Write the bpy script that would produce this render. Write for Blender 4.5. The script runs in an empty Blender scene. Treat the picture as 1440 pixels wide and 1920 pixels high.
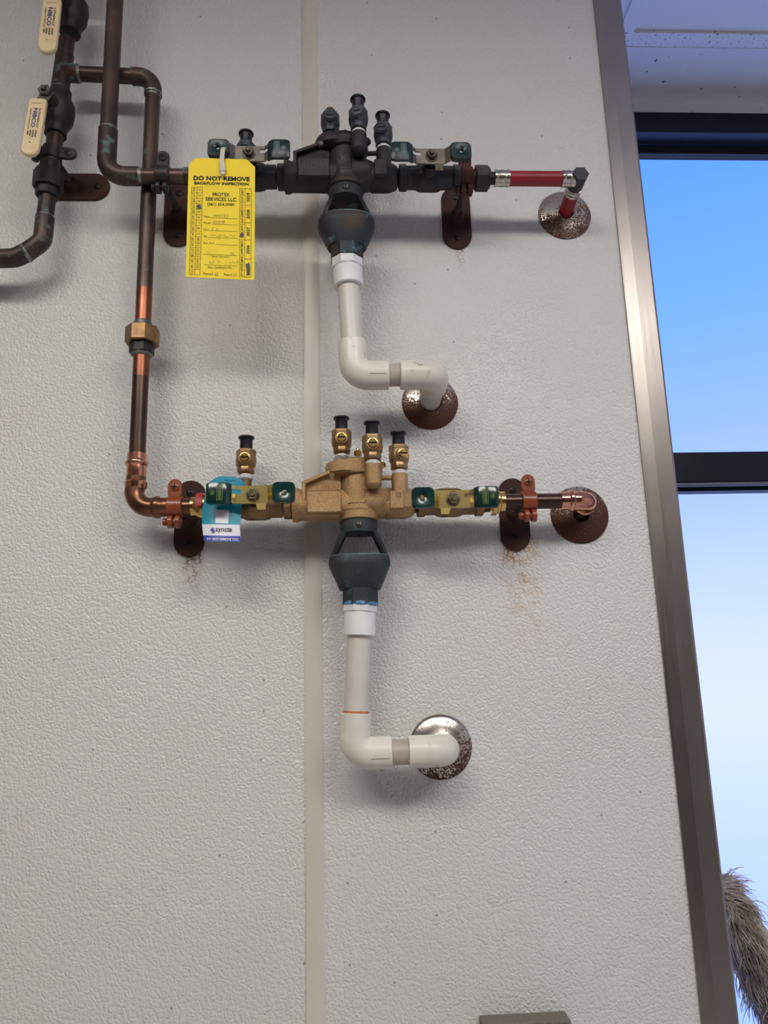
import bpy, math, random
from mathutils import Vector, Matrix
random.seed(7)
PI = math.pi
SC = bpy.context.scene
COL = SC.collection

# ------------------------------------------------------------------ camera
F = 1400.0                       # focal length in pixels of the 1440x1920 frame
D = 1.10                         # camera to wall
H = 1.55                         # camera height
YAW, PITCH, ROLL = math.radians(2.94), math.radians(12.49), math.radians(-1.573)
_f = Vector((math.sin(YAW)*math.cos(PITCH), math.cos(YAW)*math.cos(PITCH), math.sin(PITCH)))
_r = Vector((math.cos(YAW), -math.sin(YAW), 0))
_u = _r.cross(_f)
CR = _r*math.cos(ROLL) + _u*math.sin(ROLL)
CU = -_r*math.sin(ROLL) + _u*math.cos(ROLL)
CF = _f
CAM = Vector((0, -D, H))
cam_d = bpy.data.cameras.new('camera')
cam_d.sensor_fit = 'VERTICAL'; cam_d.sensor_height = 24.0; cam_d.lens = F/1920*24.0
cam_d.clip_start = 0.02
cam = bpy.data.objects.new('camera', cam_d); COL.objects.link(cam)
cam.matrix_world = Matrix(((CR.x, CU.x, -CF.x, CAM.x), (CR.y, CU.y, -CF.y, CAM.y), (CR.z, CU.z, -CF.z, CAM.z), (0, 0, 0, 1)))
SC.camera = cam

# ------------------------------------------------------------------ light and exposure
LAMP = 13.1                      # radiance of the ceiling lamps
SC.view_settings.view_transform = 'Standard'; SC.view_settings.look = 'None'
SC.view_settings.gamma = 1; SC.view_settings.use_curve_mapping = False
SC.view_settings.exposure = 0.0
SC.cycles.max_bounces = 6; SC.cycles.diffuse_bounces = 4; SC.cycles.glossy_bounces = 3; SC.cycles.transmission_bounces = 6
SC.cycles.caustics_reflective = False; SC.cycles.caustics_refractive = False

def lin(c):
    return tuple((x/255/12.92 if x/255 <= .04045 else ((x/255+.055)/1.055)**2.4) for x in c[:3])
wd = bpy.data.worlds.new('sky'); SC.world = wd; wd.use_nodes = True
nt = wd.node_tree; nt.nodes.clear()
tc = nt.nodes.new('ShaderNodeTexCoord'); sx = nt.nodes.new('ShaderNodeSeparateXYZ'); mr = nt.nodes.new('ShaderNodeMapRange')
mr.inputs['From Min'].default_value = -1; mr.inputs['From Max'].default_value = 1
rp = nt.nodes.new('ShaderNodeValToRGB'); bg = nt.nodes.new('ShaderNodeBackground'); wo = nt.nodes.new('ShaderNodeOutputWorld')
nt.links.new(tc.outputs['Generated'], sx.inputs[0]); nt.links.new(sx.outputs['Z'], mr.inputs['Value'])
nt.links.new(mr.outputs[0], rp.inputs[0]); nt.links.new(rp.outputs[0], bg.inputs[0]); nt.links.new(bg.outputs[0], wo.inputs[0])
SKY = [(-1, (178, 214, 255)), (-.34, (178, 214, 255)), (-.2, (204, 230, 255)), (-.05, (228, 242, 255)), (.02, (222, 238, 255)), (.10, (205, 228, 255)),
       (.2, (180, 212, 255)), (.3, (160, 200, 255)), (.42, (129, 188, 255)), (.56, (104, 172, 255)), (1, (70, 140, 240))]
SKYK = 1.7
cr = rp.color_ramp
while len(cr.elements) < len(SKY): cr.elements.new(.5)
for e, (z, c) in zip(cr.elements, SKY):
    e.position = (z+1)/2; q = lin(c); e.color = (q[0]/SKYK, q[1]/SKYK, q[2], 1)   # blue runs past display white
bg.inputs['Strength'].default_value = SKYK

# ------------------------------------------------------------------ pixel -> place on a plane parallel to the wall
def ray(px, py): return CF + CR*((px-720)/F) - CU*((py-960)/F)
def W(px, py, s=0.0):
    d = ray(px, py); return CAM + d*((D-s)/d.y)
def Wz(px, py, z):
    d = ray(px, py); return CAM + d*((z-H)/d.z)
def kk(p): return (p-CAM).dot(CF)/F          # metres per pixel at a point

# ------------------------------------------------------------------ materials
MATS = {}
def mk(name, col, rough=.5, metal=0., col2=None, ns=25, c2=(.42, .6), pat=None, pt=(.58, .66), ps=45, bump=0., bs=300, coat=0., rough2=None, emit=None, trans=0.):
    m = bpy.data.materials.new(name); m.use_nodes = True
    t = m.node_tree; N = t.nodes; L = t.links; b = N['Principled BSDF']
    b.inputs['Roughness'].default_value = rough; b.inputs['Metallic'].default_value = metal
    b.inputs['Base Color'].default_value = (*lin(col), 1)
    if coat: b.inputs['Coat Weight'].default_value = coat; b.inputs['Coat Roughness'].default_value = .12
    if trans: b.inputs['Transmission Weight'].default_value = trans
    if emit: b.inputs['Emission Color'].default_value = (*lin(emit[0]), 1); b.inputs['Emission Strength'].default_value = emit[1]
    tx = N.new('ShaderNodeTexCoord')
    def noise(sc, det=5, off=0):
        n = N.new('ShaderNodeTexNoise'); n.inputs['Scale'].default_value = sc; n.inputs['Detail'].default_value = det
        mp = N.new('ShaderNodeMapping'); mp.inputs['Location'].default_value = (off, off*.7, off*1.3)
        L.new(tx.outputs['Object'], mp.inputs[0]); L.new(mp.outputs[0], n.inputs['Vector']); return n.outputs['Fac']
    def ramp(x, lo, hi):
        r = N.new('ShaderNodeMapRange'); r.inputs['From Min'].default_value = lo; r.inputs['From Max'].default_value = hi
        L.new(x, r.inputs['Value']); return r.outputs[0]
    def mix(f, a, c):
        x = N.new('ShaderNodeMix'); x.data_type = 'RGBA'
        L.new(f, x.inputs['Factor'])
        if isinstance(a, tuple): x.inputs['A'].default_value = a
        else: L.new(a, x.inputs['A'])
        x.inputs['B'].default_value = c; return x.outputs['Result']
    cur = (*lin(col), 1)
    if col2:
        cur = mix(ramp(noise(ns), *c2), cur, (*lin(col2), 1)); L.new(cur, b.inputs['Base Color'])
    if pat:
        fac = ramp(noise(ps, 6, 3.1), *pt)
        cur = mix(fac, cur, (*lin(pat), 1)); L.new(cur, b.inputs['Base Color'])
        if metal > .3:
            mm = N.new('ShaderNodeMapRange'); mm.inputs['To Min'].default_value = metal; mm.inputs['To Max'].default_value = 0
            L.new(fac, mm.inputs['Value']); L.new(mm.outputs[0], b.inputs['Metallic'])
        if rough2 is not None:
            mm = N.new('ShaderNodeMapRange'); mm.inputs['To Min'].default_value = rough; mm.inputs['To Max'].default_value = rough2
            L.new(fac, mm.inputs['Value']); L.new(mm.outputs[0], b.inputs['Roughness'])
    if bump:
        bm = N.new('ShaderNodeBump'); bm.inputs['Strength'].default_value = bump; bm.inputs['Distance'].default_value = .001
        L.new(noise(bs, 3, 1.7), bm.inputs['Height']); L.new(bm.outputs[0], b.inputs['Normal'])
    MATS[name] = m
    return m

mk('aged_copper', (70, 58, 54), .40, .55, (92, 74, 66), 14, pat=(92, 104, 102), pt=(.66, .74), ps=60, rough2=.8, bump=.15, bs=250)
mk('aged_fitting', (60, 50, 47), .44, .5, (80, 64, 58), 22, pat=(92, 114, 112), pt=(.57, .68), ps=60, rough2=.85, bump=.3, bs=220)
mk('dark_fitting', (46, 44, 46), .5, .5, (64, 58, 54), 30, pat=(80, 92, 94), pt=(.66, .76), ps=70, rough2=.85, bump=.35, bs=260)
mk('solder', (150, 150, 146), .45, .7, (100, 108, 106), 90, bump=.6, bs=260)
mk('brown_copper', (84, 64, 54), .3, .7, (62, 50, 45), 16, (.4, .65), bump=.1, bs=200)
mk('heat_copper', (150, 94, 70), .34, .85, (112, 70, 54), 24, (.45, .65))
mk('bright_copper', (218, 156, 128), .2, 1., (196, 130, 102), 18, (.45, .65), bump=.12, bs=90)
mk('pink_copper', (232, 172, 146), .13, 1., (214, 146, 120), 18, (.45, .65), bump=.12, bs=90)
mk('dull_copper', (146, 102, 78), .3, .85, (108, 74, 58), 20, (.4, .62), bump=.15, bs=120)
mk('union_bronze', (168, 134, 96), .42, .85, (140, 110, 78), 60, bump=.4, bs=900)
mk('bronze', (208, 174, 128), .32, .9, (166, 134, 94), 900, (.40, .62), bump=1.0, bs=1300)
mk('cock_brass', (178, 152, 116), .36, .9, (158, 122, 80), 40, (.4, .65), bump=.45, bs=700)
mk('brass', (222, 190, 120), .2, 1., (200, 160, 92), 30)
mk('valve_bronze', (140, 112, 80), .42, .85, (112, 88, 62), 40, bump=.4, bs=500)
mk('black_bronze', (62, 58, 56), .5, .45, (48, 48, 50), 35, (.4, .6), pat=(86, 84, 82), pt=(.64, .78), ps=60, rough2=.8, bump=.7, bs=800)
mk('black_valve', (40, 41, 45), .48, .4, (54, 52, 52), 35, (.4, .6), bump=.5, bs=600)
mk('slate_cock', (72, 78, 84), .5, .35, (56, 60, 66), 60, bump=.3, bs=600)
mk('vert_dark', (44, 52, 55), .58, .25, (70, 58, 50), 22, (.46, .58), pat=(98, 140, 148), pt=(.60, .70), ps=34, rough2=.9, bump=.35, bs=380)
mk('green_patina', (46, 54, 57), .6, .25, (60, 66, 66), 30, pat=(84, 118, 120), pt=(.64, .76), ps=40, rough2=.9, bump=.45, bs=420)
mk('patina_edge', (110, 140, 142), .8, .1, (74, 104, 106), 120, bump=.4, bs=500)
mk('pvc_old', (230, 225, 214), .3, 0, (216, 209, 196), 20, (.45, .7), pat=(160, 148, 132), pt=(.62, .82), ps=60)
mk('pvc_new', (236, 236, 236), .3, 0, (228, 228, 228), 20)
mk('pvc_pipe', (216, 212, 204), .34, 0, (204, 198, 188), 14, (.4, .7), pat=(168, 156, 140), pt=(.68, .85), ps=40)
mk('pvc_stub', (186, 176, 164), .4, 0, (168, 158, 146), 40, (.4, .7))
mk('mould_mark', (150, 138, 124), .6)
mk('primer_orange', (190, 120, 70), .6, 0, (160, 96, 60), 120)
mk('tape_blue', (38, 100, 152), .4, 0, (120, 165, 195), 160)
mk('tape_white', (228, 228, 232), .5, 0, (205, 205, 205), 200, bump=.5, bs=900)
mk('rust_plate', (66, 34, 24), .75, .1, (50, 22, 16), 45, (.4, .62), bump=.6, bs=450)
mk('rust_ring', (82, 40, 32), .8, .1, (56, 30, 26), 70, (.4, .62), bump=.8, bs=420)
mk('orange_paint', (142, 66, 32), .36, 0, (122, 54, 26), 40, (.45, .7), bump=.3, bs=300, coat=.3)
mk('rod_steel', (70, 62, 60), .5, .6, (54, 44, 42), 60)
mk('screw_dark', (62, 56, 54), .4, .7, (44, 38, 36), 120)
mk('recess', (14, 12, 12), .8)
mk('pex_red', (152, 30, 46), .4, 0, (138, 25, 40), 30, bump=.1, bs=200)
mk('crimp_steel', (206, 200, 190), .24, 1., (176, 168, 156), 60, bump=.25, bs=160)
mk('pex_elbow', (38, 40, 46), .35, .1)
mk('green_vinyl', (8, 48, 44), .2, 0, (10, 54, 50), 20, coat=.5)
mk('green_vinyl_old', (5, 36, 38), .32, 0, (8, 42, 44), 30)
mk('handle_zinc', (238, 216, 140), .24, .92, (214, 190, 116), 25, (.4, .65))
mk('handle_grey', (128, 122, 112), .5, .6, (106, 100, 94), 50, (.4, .65), bump=.3, bs=500)
mk('nut_grey', (104, 96, 90), .42, .75, (78, 72, 68), 90)
mk('nut_bright', (190, 176, 140), .22, 1.)
mk('cap_black', (9, 10, 20), .42, 0)
mk('cream_vinyl', (236, 212, 168), .36, 0, (228, 200, 152), 40, (.5, .75), coat=.2)
mk('print_blue', (34, 62, 128), .6)
mk('print_dark', (58, 52, 30), .7)
mk('print_black', (34, 30, 16), .7)
mk('print_thin', (92, 80, 20), .7)
mk('pencil', (150, 136, 70), .7)
mk('ink_blot', (82, 82, 84), .7)
mk('card_yellow', (253, 224, 36), .6, 0, (250, 219, 32), 30)
mk('tie_white', (216, 212, 200), .35, 0, trans=.15)
mk('tag_teal', (18, 150, 176), .4)
mk('tag_white', (224, 226, 232), .4)
mk('tag_navy', (30, 56, 160), .4)
mk('logo_ink', (20, 22, 40), .5)
mk('gold_print', (112, 128, 60), .5)
mk('pale_print', (120, 150, 146), .6)
mk('label_red', (170, 60, 66), .5)
mk('brown_stem', (112, 66, 46), .5, .5, (84, 48, 36), 150)
mk('frame_navy', (16, 20, 34), .32, .3)
mk('frame_navy_lit', (58, 66, 88), .4, .4)  # lighter copy of the navy frame, light on the underside put into its colour
mk('gasket', (12, 13, 20), .5)
mk('lit_edge_grey', (128, 130, 138), .35, .6)  # pale tone standing for light along the transom's lower edge
mk('ceiling_white', (240, 241, 243), .6)
mk('ceiling_rough', (238, 239, 241), .7, pat=(52, 50, 54), pt=(.69, .74), ps=48, bump=.5, bs=350)
mk('tee_white', (238, 239, 240), .5, pat=(86, 62, 46), pt=(.63, .67), ps=190)
mk('head_trim', (228, 226, 222), .55, pat=(40, 38, 40), pt=(.68, .72), ps=60)
mk('batten', (216, 211, 200), .34, 0, (209, 202, 188), 6, (.4, .7), pat=(120, 100, 80), pt=(.78, .82), ps=60)
mk('room_paint', (128, 114, 106), .7)
mk('pale_floor', (206, 200, 192), .5, 0, (192, 186, 178), 6)
mk('grey_box', (120, 114, 106), .7, 0, (104, 98, 91), 400)
mk('mop_core', (96, 84, 74), .95)
mk('mop_fibre', (222, 212, 200), .9, 0, (166, 152, 140), 35, (.35, .62))
mk('mop_pole', (150, 120, 80), .5)
mk('rear_paint', (72, 58, 54), .7)
mk('lamp_diffuser', (255, 250, 240), .5, emit=((255, 250, 243), LAMP))
mk('lamp_frame', (220, 220, 218), .5)

def node_mat(name):
    m = bpy.data.materials.new(name); m.use_nodes = True; MATS[name] = m
    return m, m.node_tree.nodes, m.node_tree.links, m.node_tree.nodes['Principled BSDF']

def mth(N, L, op, a, b=None, clamp=False):
    n = N.new('ShaderNodeMath'); n.operation = op; n.use_clamp = clamp
    for i, v in enumerate((a, b)):
        if v is None: continue
        if isinstance(v, (int, float)): n.inputs[i].default_value = v
        else: L.new(v, n.inputs[i])
    return n.outputs[0]

def wall_material():
    m, N, L, b = node_mat('frp_panel')
    tx = N.new('ShaderNodeTexCoord')
    sp = N.new('ShaderNodeSeparateXYZ'); L.new(tx.outputs['Object'], sp.inputs[0])
    cx = N.new('ShaderNodeCombineXYZ'); L.new(sp.outputs['X'], cx.inputs[0]); L.new(sp.outputs['Z'], cx.inputs[1]); P = cx.outputs[0]   # flat pattern in the plane of the wall
    nz = N.new('ShaderNodeTexNoise'); nz.noise_dimensions = '2D'; nz.inputs['Scale'].default_value = 60; L.new(P, nz.inputs['Vector'])
    ad = N.new('ShaderNodeVectorMath'); ad.operation = 'MULTIPLY_ADD'; ad.inputs[1].default_value = (.010,)*3
    L.new(nz.outputs['Color'], ad.inputs[0]); L.new(P, ad.inputs[2])
    vo = N.new('ShaderNodeTexVoronoi'); vo.voronoi_dimensions = '2D'; vo.feature = 'SMOOTH_F1'; vo.inputs['Scale'].default_value = 215; vo.inputs['Smoothness'].default_value = .35
    L.new(ad.outputs[0], vo.inputs['Vector'])
    n2 = N.new('ShaderNodeTexNoise'); n2.noise_dimensions = '2D'; n2.inputs['Scale'].default_value = 380; n2.inputs['Detail'].default_value = 2; L.new(P, n2.inputs['Vector'])
    hgt = mth(N, L, 'ADD', mth(N, L, 'MULTIPLY', vo.outputs['Distance'], -1.0), mth(N, L, 'MULTIPLY', n2.outputs['Fac'], .7))
    bp = N.new('ShaderNodeBump'); bp.inputs['Strength'].default_value = .75; bp.inputs['Distance'].default_value = .0017
    L.new(hgt, bp.inputs['Height']); L.new(bp.outputs[0], b.inputs['Normal'])
    b.inputs['Roughness'].default_value = .16
    # slow unevenness of the panel colour
    n3 = N.new('ShaderNodeTexNoise'); n3.noise_dimensions = '2D'; n3.inputs['Scale'].default_value = 5; n3.inputs['Detail'].default_value = 4; L.new(P, n3.inputs['Vector'])
    mx = N.new('ShaderNodeMix'); mx.data_type = 'RGBA'; L.new(n3.outputs['Fac'], mx.inputs['Factor'])
    mx.inputs['A'].default_value = (*lin((224, 223, 221)), 1); mx.inputs['B'].default_value = (*lin((217, 215, 211)), 1)
    cur = mx.outputs['Result']
    n4 = N.new('ShaderNodeTexNoise'); n4.noise_dimensions = '2D'; n4.inputs['Scale'].default_value = 55; n4.inputs['Detail'].default_value = 6; L.new(P, n4.inputs['Vector'])
    ve = N.new('ShaderNodeTexVoronoi'); ve.voronoi_dimensions = '2D'; ve.feature = 'DISTANCE_TO_EDGE'; ve.inputs['Scale'].default_value = 150; L.new(ad.outputs[0], ve.inputs['Vector'])
    crack = N.new('ShaderNodeMapRange'); crack.inputs['From Min'].default_value = .22; crack.inputs['From Max'].default_value = .0
    L.new(ve.outputs['Distance'], crack.inputs['Value'])
    def stain(px, py0, py1, halfw, col, amt):
        nonlocal cur
        a, c = W(px, py0), W(px, py1)
        x = mth(N, L, 'DIVIDE', mth(N, L, 'SUBTRACT', sp.outputs['X'], a.x), halfw)
        gx = mth(N, L, 'SUBTRACT', 1.0, mth(N, L, 'MULTIPLY', x, x), True)
        zz = mth(N, L, 'DIVIDE', mth(N, L, 'SUBTRACT', sp.outputs['Z'], c.z), a.z-c.z)
        top = mth(N, L, 'LESS_THAN', zz, 1.15)
        gz = mth(N, L, 'MULTIPLY', mth(N, L, 'POWER', mth(N, L, 'MAXIMUM', mth(N, L, 'MINIMUM', zz, 1), 0), 1.6), top)
        nn = N.new('ShaderNodeMapRange'); nn.inputs['From Min'].default_value = .38; nn.inputs['From Max'].default_value = .62; L.new(n4.outputs['Fac'], nn.inputs['Value'])
        fac = mth(N, L, 'MULTIPLY', mth(N, L, 'MULTIPLY', gx, gz), mth(N, L, 'MULTIPLY', mth(N, L, 'ADD', mth(N, L, 'MULTIPLY', crack.outputs[0], .9), .12), mth(N, L, 'MULTIPLY', nn.outputs[0], amt)), True)
        mm = N.new('ShaderNodeMix'); mm.data_type = 'RGBA'; L.new(fac, mm.inputs['Factor']); L.new(cur, mm.inputs['A']); mm.inputs['B'].default_value = (*lin(col), 1)
        cur = mm.outputs['Result']
    stain(362, 1040, 1120, .017, (132, 78, 34), 2.6)
    stain(965, 1028, 1085, .022, (132, 76, 30), 3.0)
    stain(975, 1040, 1290, .034, (190, 150, 110), 1.2)
    stain(862, 462, 520, .010, (120, 60, 40), 1.4)
    # small dark specks
    vs = N.new('ShaderNodeTexVoronoi'); vs.voronoi_dimensions = '2D'; vs.inputs['Scale'].default_value = 17; L.new(P, vs.inputs['Vector'])
    wn = N.new('ShaderNodeSeparateColor'); L.new(vs.outputs['Color'], wn.inputs[0])
    sm = mth(N, L, 'MULTIPLY', mth(N, L, 'LESS_THAN', vs.outputs['Distance'], .03), mth(N, L, 'GREATER_THAN', wn.outputs[0], .86))
    mm = N.new('ShaderNodeMix'); mm.data_type = 'RGBA'; L.new(mth(N, L, 'MULTIPLY', sm, .55), mm.inputs['Factor']); L.new(cur, mm.inputs['A']); mm.inputs['B'].default_value = (*lin((96, 84, 74)), 1)
    L.new(mm.outputs['Result'], b.inputs['Base Color'])
wall_material()

def steel_material():
    m, N, L, b = node_mat('brushed_steel')
    tx = N.new('ShaderNodeTexCoord')
    mp = N.new('ShaderNodeMapping'); mp.inputs['Scale'].default_value = (500, 500, 6); L.new(tx.outputs['Object'], mp.inputs[0])
    n = N.new('ShaderNodeTexNoise'); n.inputs['Scale'].default_value = 1; n.inputs['Detail'].default_value = 3; L.new(mp.outputs[0], n.inputs['Vector'])
    r = N.new('ShaderNodeMapRange'); r.inputs['To Min'].default_value = .26; r.inputs['To Max'].default_value = .42; L.new(n.outputs['Fac'], r.inputs['Value']); L.new(r.outputs[0], b.inputs['Roughness'])
    n2 = N.new('ShaderNodeTexNoise'); n2.inputs['Scale'].default_value = 12; n2.inputs['Detail'].default_value = 5; L.new(tx.outputs['Object'], n2.inputs['Vector'])
    mx = N.new('ShaderNodeMix'); mx.data_type = 'RGBA'; L.new(n2.outputs['Fac'], mx.inputs['Factor'])
    mx.inputs['A'].default_value = (*lin((168, 162, 156)), 1); mx.inputs['B'].default_value = (*lin((146, 137, 130)), 1)
    L.new(mx.outputs['Result'], b.inputs['Base Color']); b.inputs['Metallic'].default_value = 1
    bp = N.new('ShaderNodeBump'); bp.inputs['Strength'].default_value = .05; bp.inputs['Distance'].default_value = .001; L.new(n.outputs['Fac'], bp.inputs['Height']); L.new(bp.outputs[0], b.inputs['Normal'])
steel_material()

def flange_material(name, lo, hi, slope, rust, rust2, speck=160):
    """chromed plate; rust grows from the bottom (object z) in specks"""
    m, N, L, b = node_mat(name)
    tx = N.new('ShaderNodeTexCoord'); sp = N.new('ShaderNodeSeparateXYZ'); L.new(tx.outputs['Object'], sp.inputs[0])
    n = N.new('ShaderNodeTexNoise'); n.inputs['Scale'].default_value = speck; n.inputs['Detail'].default_value = 6; L.new(tx.outputs['Object'], n.inputs['Vector'])
    n2 = N.new('ShaderNodeTexNoise'); n2.inputs['Scale'].default_value = 32; n2.inputs['Detail'].default_value = 3; L.new(tx.outputs['Object'], n2.inputs['Vector'])
    v = mth(N, L, 'ADD', mth(N, L, 'ADD', n.outputs['Fac'], mth(N, L, 'MULTIPLY', n2.outputs['Fac'], .6)), mth(N, L, 'MULTIPLY', sp.outputs['Z'], -slope))
    r = N.new('ShaderNodeMapRange'); r.inputs['From Min'].default_value = lo; r.inputs['From Max'].default_value = hi; L.new(v, r.inputs['Value'])
    mr_ = N.new('ShaderNodeMix'); mr_.data_type = 'RGBA'; L.new(n.outputs['Fac'], mr_.inputs['Factor']); mr_.inputs['A'].default_value = (*lin(rust), 1); mr_.inputs['B'].default_value = (*lin(rust2), 1)
    mx = N.new('ShaderNodeMix'); mx.data_type = 'RGBA'; L.new(r.outputs[0], mx.inputs['Factor']); mx.inputs['A'].default_value = (*lin((196, 188, 178)), 1); L.new(mr_.outputs['Result'], mx.inputs['B'])
    L.new(mx.outputs['Result'], b.inputs['Base Color'])
    for k, (a, c) in (('Metallic', (1., .15)), ('Roughness', (.22, .62))):
        q = N.new('ShaderNodeMapRange'); q.inputs['To Min'].default_value = a; q.inputs['To Max'].default_value = c; L.new(r.outputs[0], q.inputs['Value']); L.new(q.outputs[0], b.inputs[k])
flange_material('flange_red_line', .72, .86, 2.0, (70, 40, 30), (110, 70, 52), 420)
flange_material('flange_drain_top', .62, .80, 6.0, (64, 34, 24), (104, 62, 44), 420)
flange_material('flange_copper', .52, .72, 3.0, (62, 32, 22), (92, 50, 36), 420)
flange_material('flange_drain_low', .78, .88, 3.0, (58, 34, 26), (92, 54, 40), 380)

def glass_material():
    m, N, L, b = node_mat('pane_glass')
    out = N['Material Output']; tr = N.new('ShaderNodeBsdfTransparent'); gl = N.new('ShaderNodeBsdfGlossy'); mx = N.new('ShaderNodeMixShader'); fr = N.new('ShaderNodeFresnel')
    gl.inputs['Roughness'].default_value = .03; fr.inputs['IOR'].default_value = 1.12
    L.new(fr.outputs[0], mx.inputs[0]); L.new(tr.outputs[0], mx.inputs[1]); L.new(gl.outputs[0], mx.inputs[2]); L.new(mx.outputs[0], out.inputs['Surface'])
glass_material()
m_, N_, L_, b_ = node_mat('water'); b_.inputs['Transmission Weight'].default_value = 1; b_.inputs['Roughness'].default_value = .02; b_.inputs['IOR'].default_value = 1.33

# ------------------------------------------------------------------ mesh building
def frame(ax):
    ax = ax.normalized(); h = Vector((0, 0, 1)) if abs(ax.z) < .9 else Vector((0, -1, 0))
    u = (h - ax*h.dot(ax)).normalized(); return u, ax.cross(u)

class MB:
    def __init__(s): s.v = []; s.f = []
    def add(s, vs, fs):
        o = len(s.v); s.v += [Vector(x) for x in vs]; s.f += [tuple(i+o for i in q) for q in fs]; return s
    def loft(s, loops, cap=True, closed=True):
        n = len(loops[0]); vs = [p for l in loops for p in l]; fs = []
        for i in range(len(loops)-1):
            for j in range(n if closed else n-1):
                a = i*n+j; b = i*n+(j+1) % n; fs.append((a, b, b+n, a+n))
        if cap: fs.append(tuple(range(n-1, -1, -1))); fs.append(tuple(range((len(loops)-1)*n, len(loops)*n)))
        return s.add(vs, fs)
    def lathe(s, o, ax, prof, n=28, ph=0., ell=1.0, u=None, cap=True):
        ax = ax.normalized()
        if u is None: u, w = frame(ax)
        else: u = u.normalized(); w = ax.cross(u)
        return s.loft([[o + ax*t + u*(r*math.cos(ph+2*PI*j/n)) + w*(r*ell*math.sin(ph+2*PI*j/n)) for j in range(n)] for t, r in prof], cap)
    def hexa(s, o, ax, t0, t1, r, ph=PI/6, n=6, c=.0012):
        return s.lathe(o, ax, [(t0, r-c), (t0+c, r), (t1-c, r), (t1, r-c)], n, ph)
    def tube(s, pts, r, n=24, cap=True):
        pts = [Vector(p) for p in pts]; rs = r if isinstance(r, (list, tuple)) else [r]*len(pts)
        tg = []
        for i in range(len(pts)):
            a = pts[max(i-1, 0)]; b = pts[min(i+1, len(pts)-1)]; tg.append((b-a).normalized())
        u, _ = frame(tg[0]); loops = []
        for i, p in enumerate(pts):
            u = (u - tg[i]*u.dot(tg[i])).normalized(); w = tg[i].cross(u)
            loops.append([p + (u*math.cos(2*PI*j/n) + w*math.sin(2*PI*j/n))*rs[i] for j in range(n)])
        return s.loft(loops, cap)
    def box(s, c, sx, sy, sz, u=Vector((1, 0, 0)), v=Vector((0, 1, 0)), w=Vector((0, 0, 1))):
        c = Vector(c); vs = [c+u*(a*sx/2)+v*(b*sy/2)+w*(d*sz/2) for d in (-1, 1) for b in (-1, 1) for a in (-1, 1)]
        return s.add(vs, [(0, 2, 3, 1), (4, 5, 7, 6), (0, 1, 5, 4), (2, 6, 7, 3), (0, 4, 6, 2), (1, 3, 7, 5)])
    def prism(s, poly, d):
        """closed loop of 3D points, pushed along vector d"""
        return s.loft([[Vector(p) for p in poly], [Vector(p)+d for p in poly]])
    def holed(s, outer, inner, d):
        n = len(outer); vs = [Vector(p) for p in outer]+[Vector(p) for p in inner]; vs += [p+d for p in vs]; fs = []
        for i in range(n):
            j = (i+1) % n
            fs += [(i, j, n+j, n+i), (2*n+i, 3*n+i, 3*n+j, 2*n+j), (i, 2*n+i, 2*n+j, j), (n+i, n+j, 3*n+j, 3*n+i)]
        return s.add(vs, fs)

def link(name, mb, mat, parent=None, org=Vector((0, 0, 0)), smooth=38, bevel=0.):
    me = bpy.data.meshes.new(name); me.from_pydata([tuple(v-org) for v in mb.v], [], mb.f); me.validate()
    import bmesh
    bm = bmesh.new(); bm.from_mesh(me); bmesh.ops.recalc_face_normals(bm, faces=bm.faces); bm.to_mesh(me); bm.free()
    me.materials.append(MATS[mat])
    if smooth:
        me.polygons.foreach_set('use_smooth', [True]*len(me.polygons)); me.set_sharp_from_angle(angle=math.radians(smooth))
    o = bpy.data.objects.new(name, me); COL.objects.link(o)
    if parent is not None: o.parent = parent
    else: o.location = org
    if bevel:
        b = o.modifiers.new('soft_edge', 'BEVEL'); b.width = bevel; b.segments = 2; b.limit_method = 'ANGLE'; b.angle_limit = math.radians(40)
    return o

class Thing:
    def __init__(s, name, label, cat, loc, group=None, kind=None):
        s.o = bpy.data.objects.new(name, None); COL.objects.link(s.o); s.loc = Vector(loc); s.o.location = s.loc; s.o.empty_display_size = .02
        if label: s.o['label'] = label
        if cat: s.o['category'] = cat
        if group: s.o['group'] = group
        if kind: s.o['kind'] = kind
    def part(s, name, mb, mat, parent=None, label=None, **k):
        o = link(name, mb, mat, parent or s.o, s.loc, **k)
        if label: o['label'] = label
        return o

X = Vector((1, 0, 0)); Y = Vector((0, 1, 0)); Z = Vector((0, 0, 1)); FR = Vector((0, -1, 0))

def fillet(pts, rad, n=8):
    pts = [Vector(p) for p in pts]; out = [pts[0]]
    for i in range(1, len(pts)-1):
        a = (pts[i-1]-pts[i]).normalized(); b = (pts[i+1]-pts[i]).normalized()
        r = rad[i-1] if isinstance(rad, (list, tuple)) else rad
        ang = a.angle(b); d = r/math.tan(ang/2); c = pts[i]+(a+b).normalized()*(r/math.sin(ang/2))
        p0 = pts[i]+a*d-c; p1 = pts[i]+b*d-c; tot = p0.angle(p1); axis = p0.cross(p1).normalized()
        for k in range(n+1): out.append(c + Matrix.Rotation(tot*k/n, 3, axis) @ p0)
    out.append(pts[-1]); return out

def rrect(w, h, r, n=32):
    """rounded rectangle as n points by angle"""
    out = []
    for k in range(n):
        a = 2*PI*(k+.5)/n; cx, cz = math.cos(a), math.sin(a)
        lo, hi = 0, w+h
        for _ in range(30):
            m = (lo+hi)/2; x, z = abs(cx*m), abs(cz*m); dx, dz = max(x-(w/2-r), 0), max(z-(h/2-r), 0)
            if x <= w/2-r and z <= h/2 or z <= h/2-r and x <= w/2 or dx*dx+dz*dz <= r*r: lo = m
            else: hi = m
        out.append((cx*lo, cz*lo))
    return out

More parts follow.
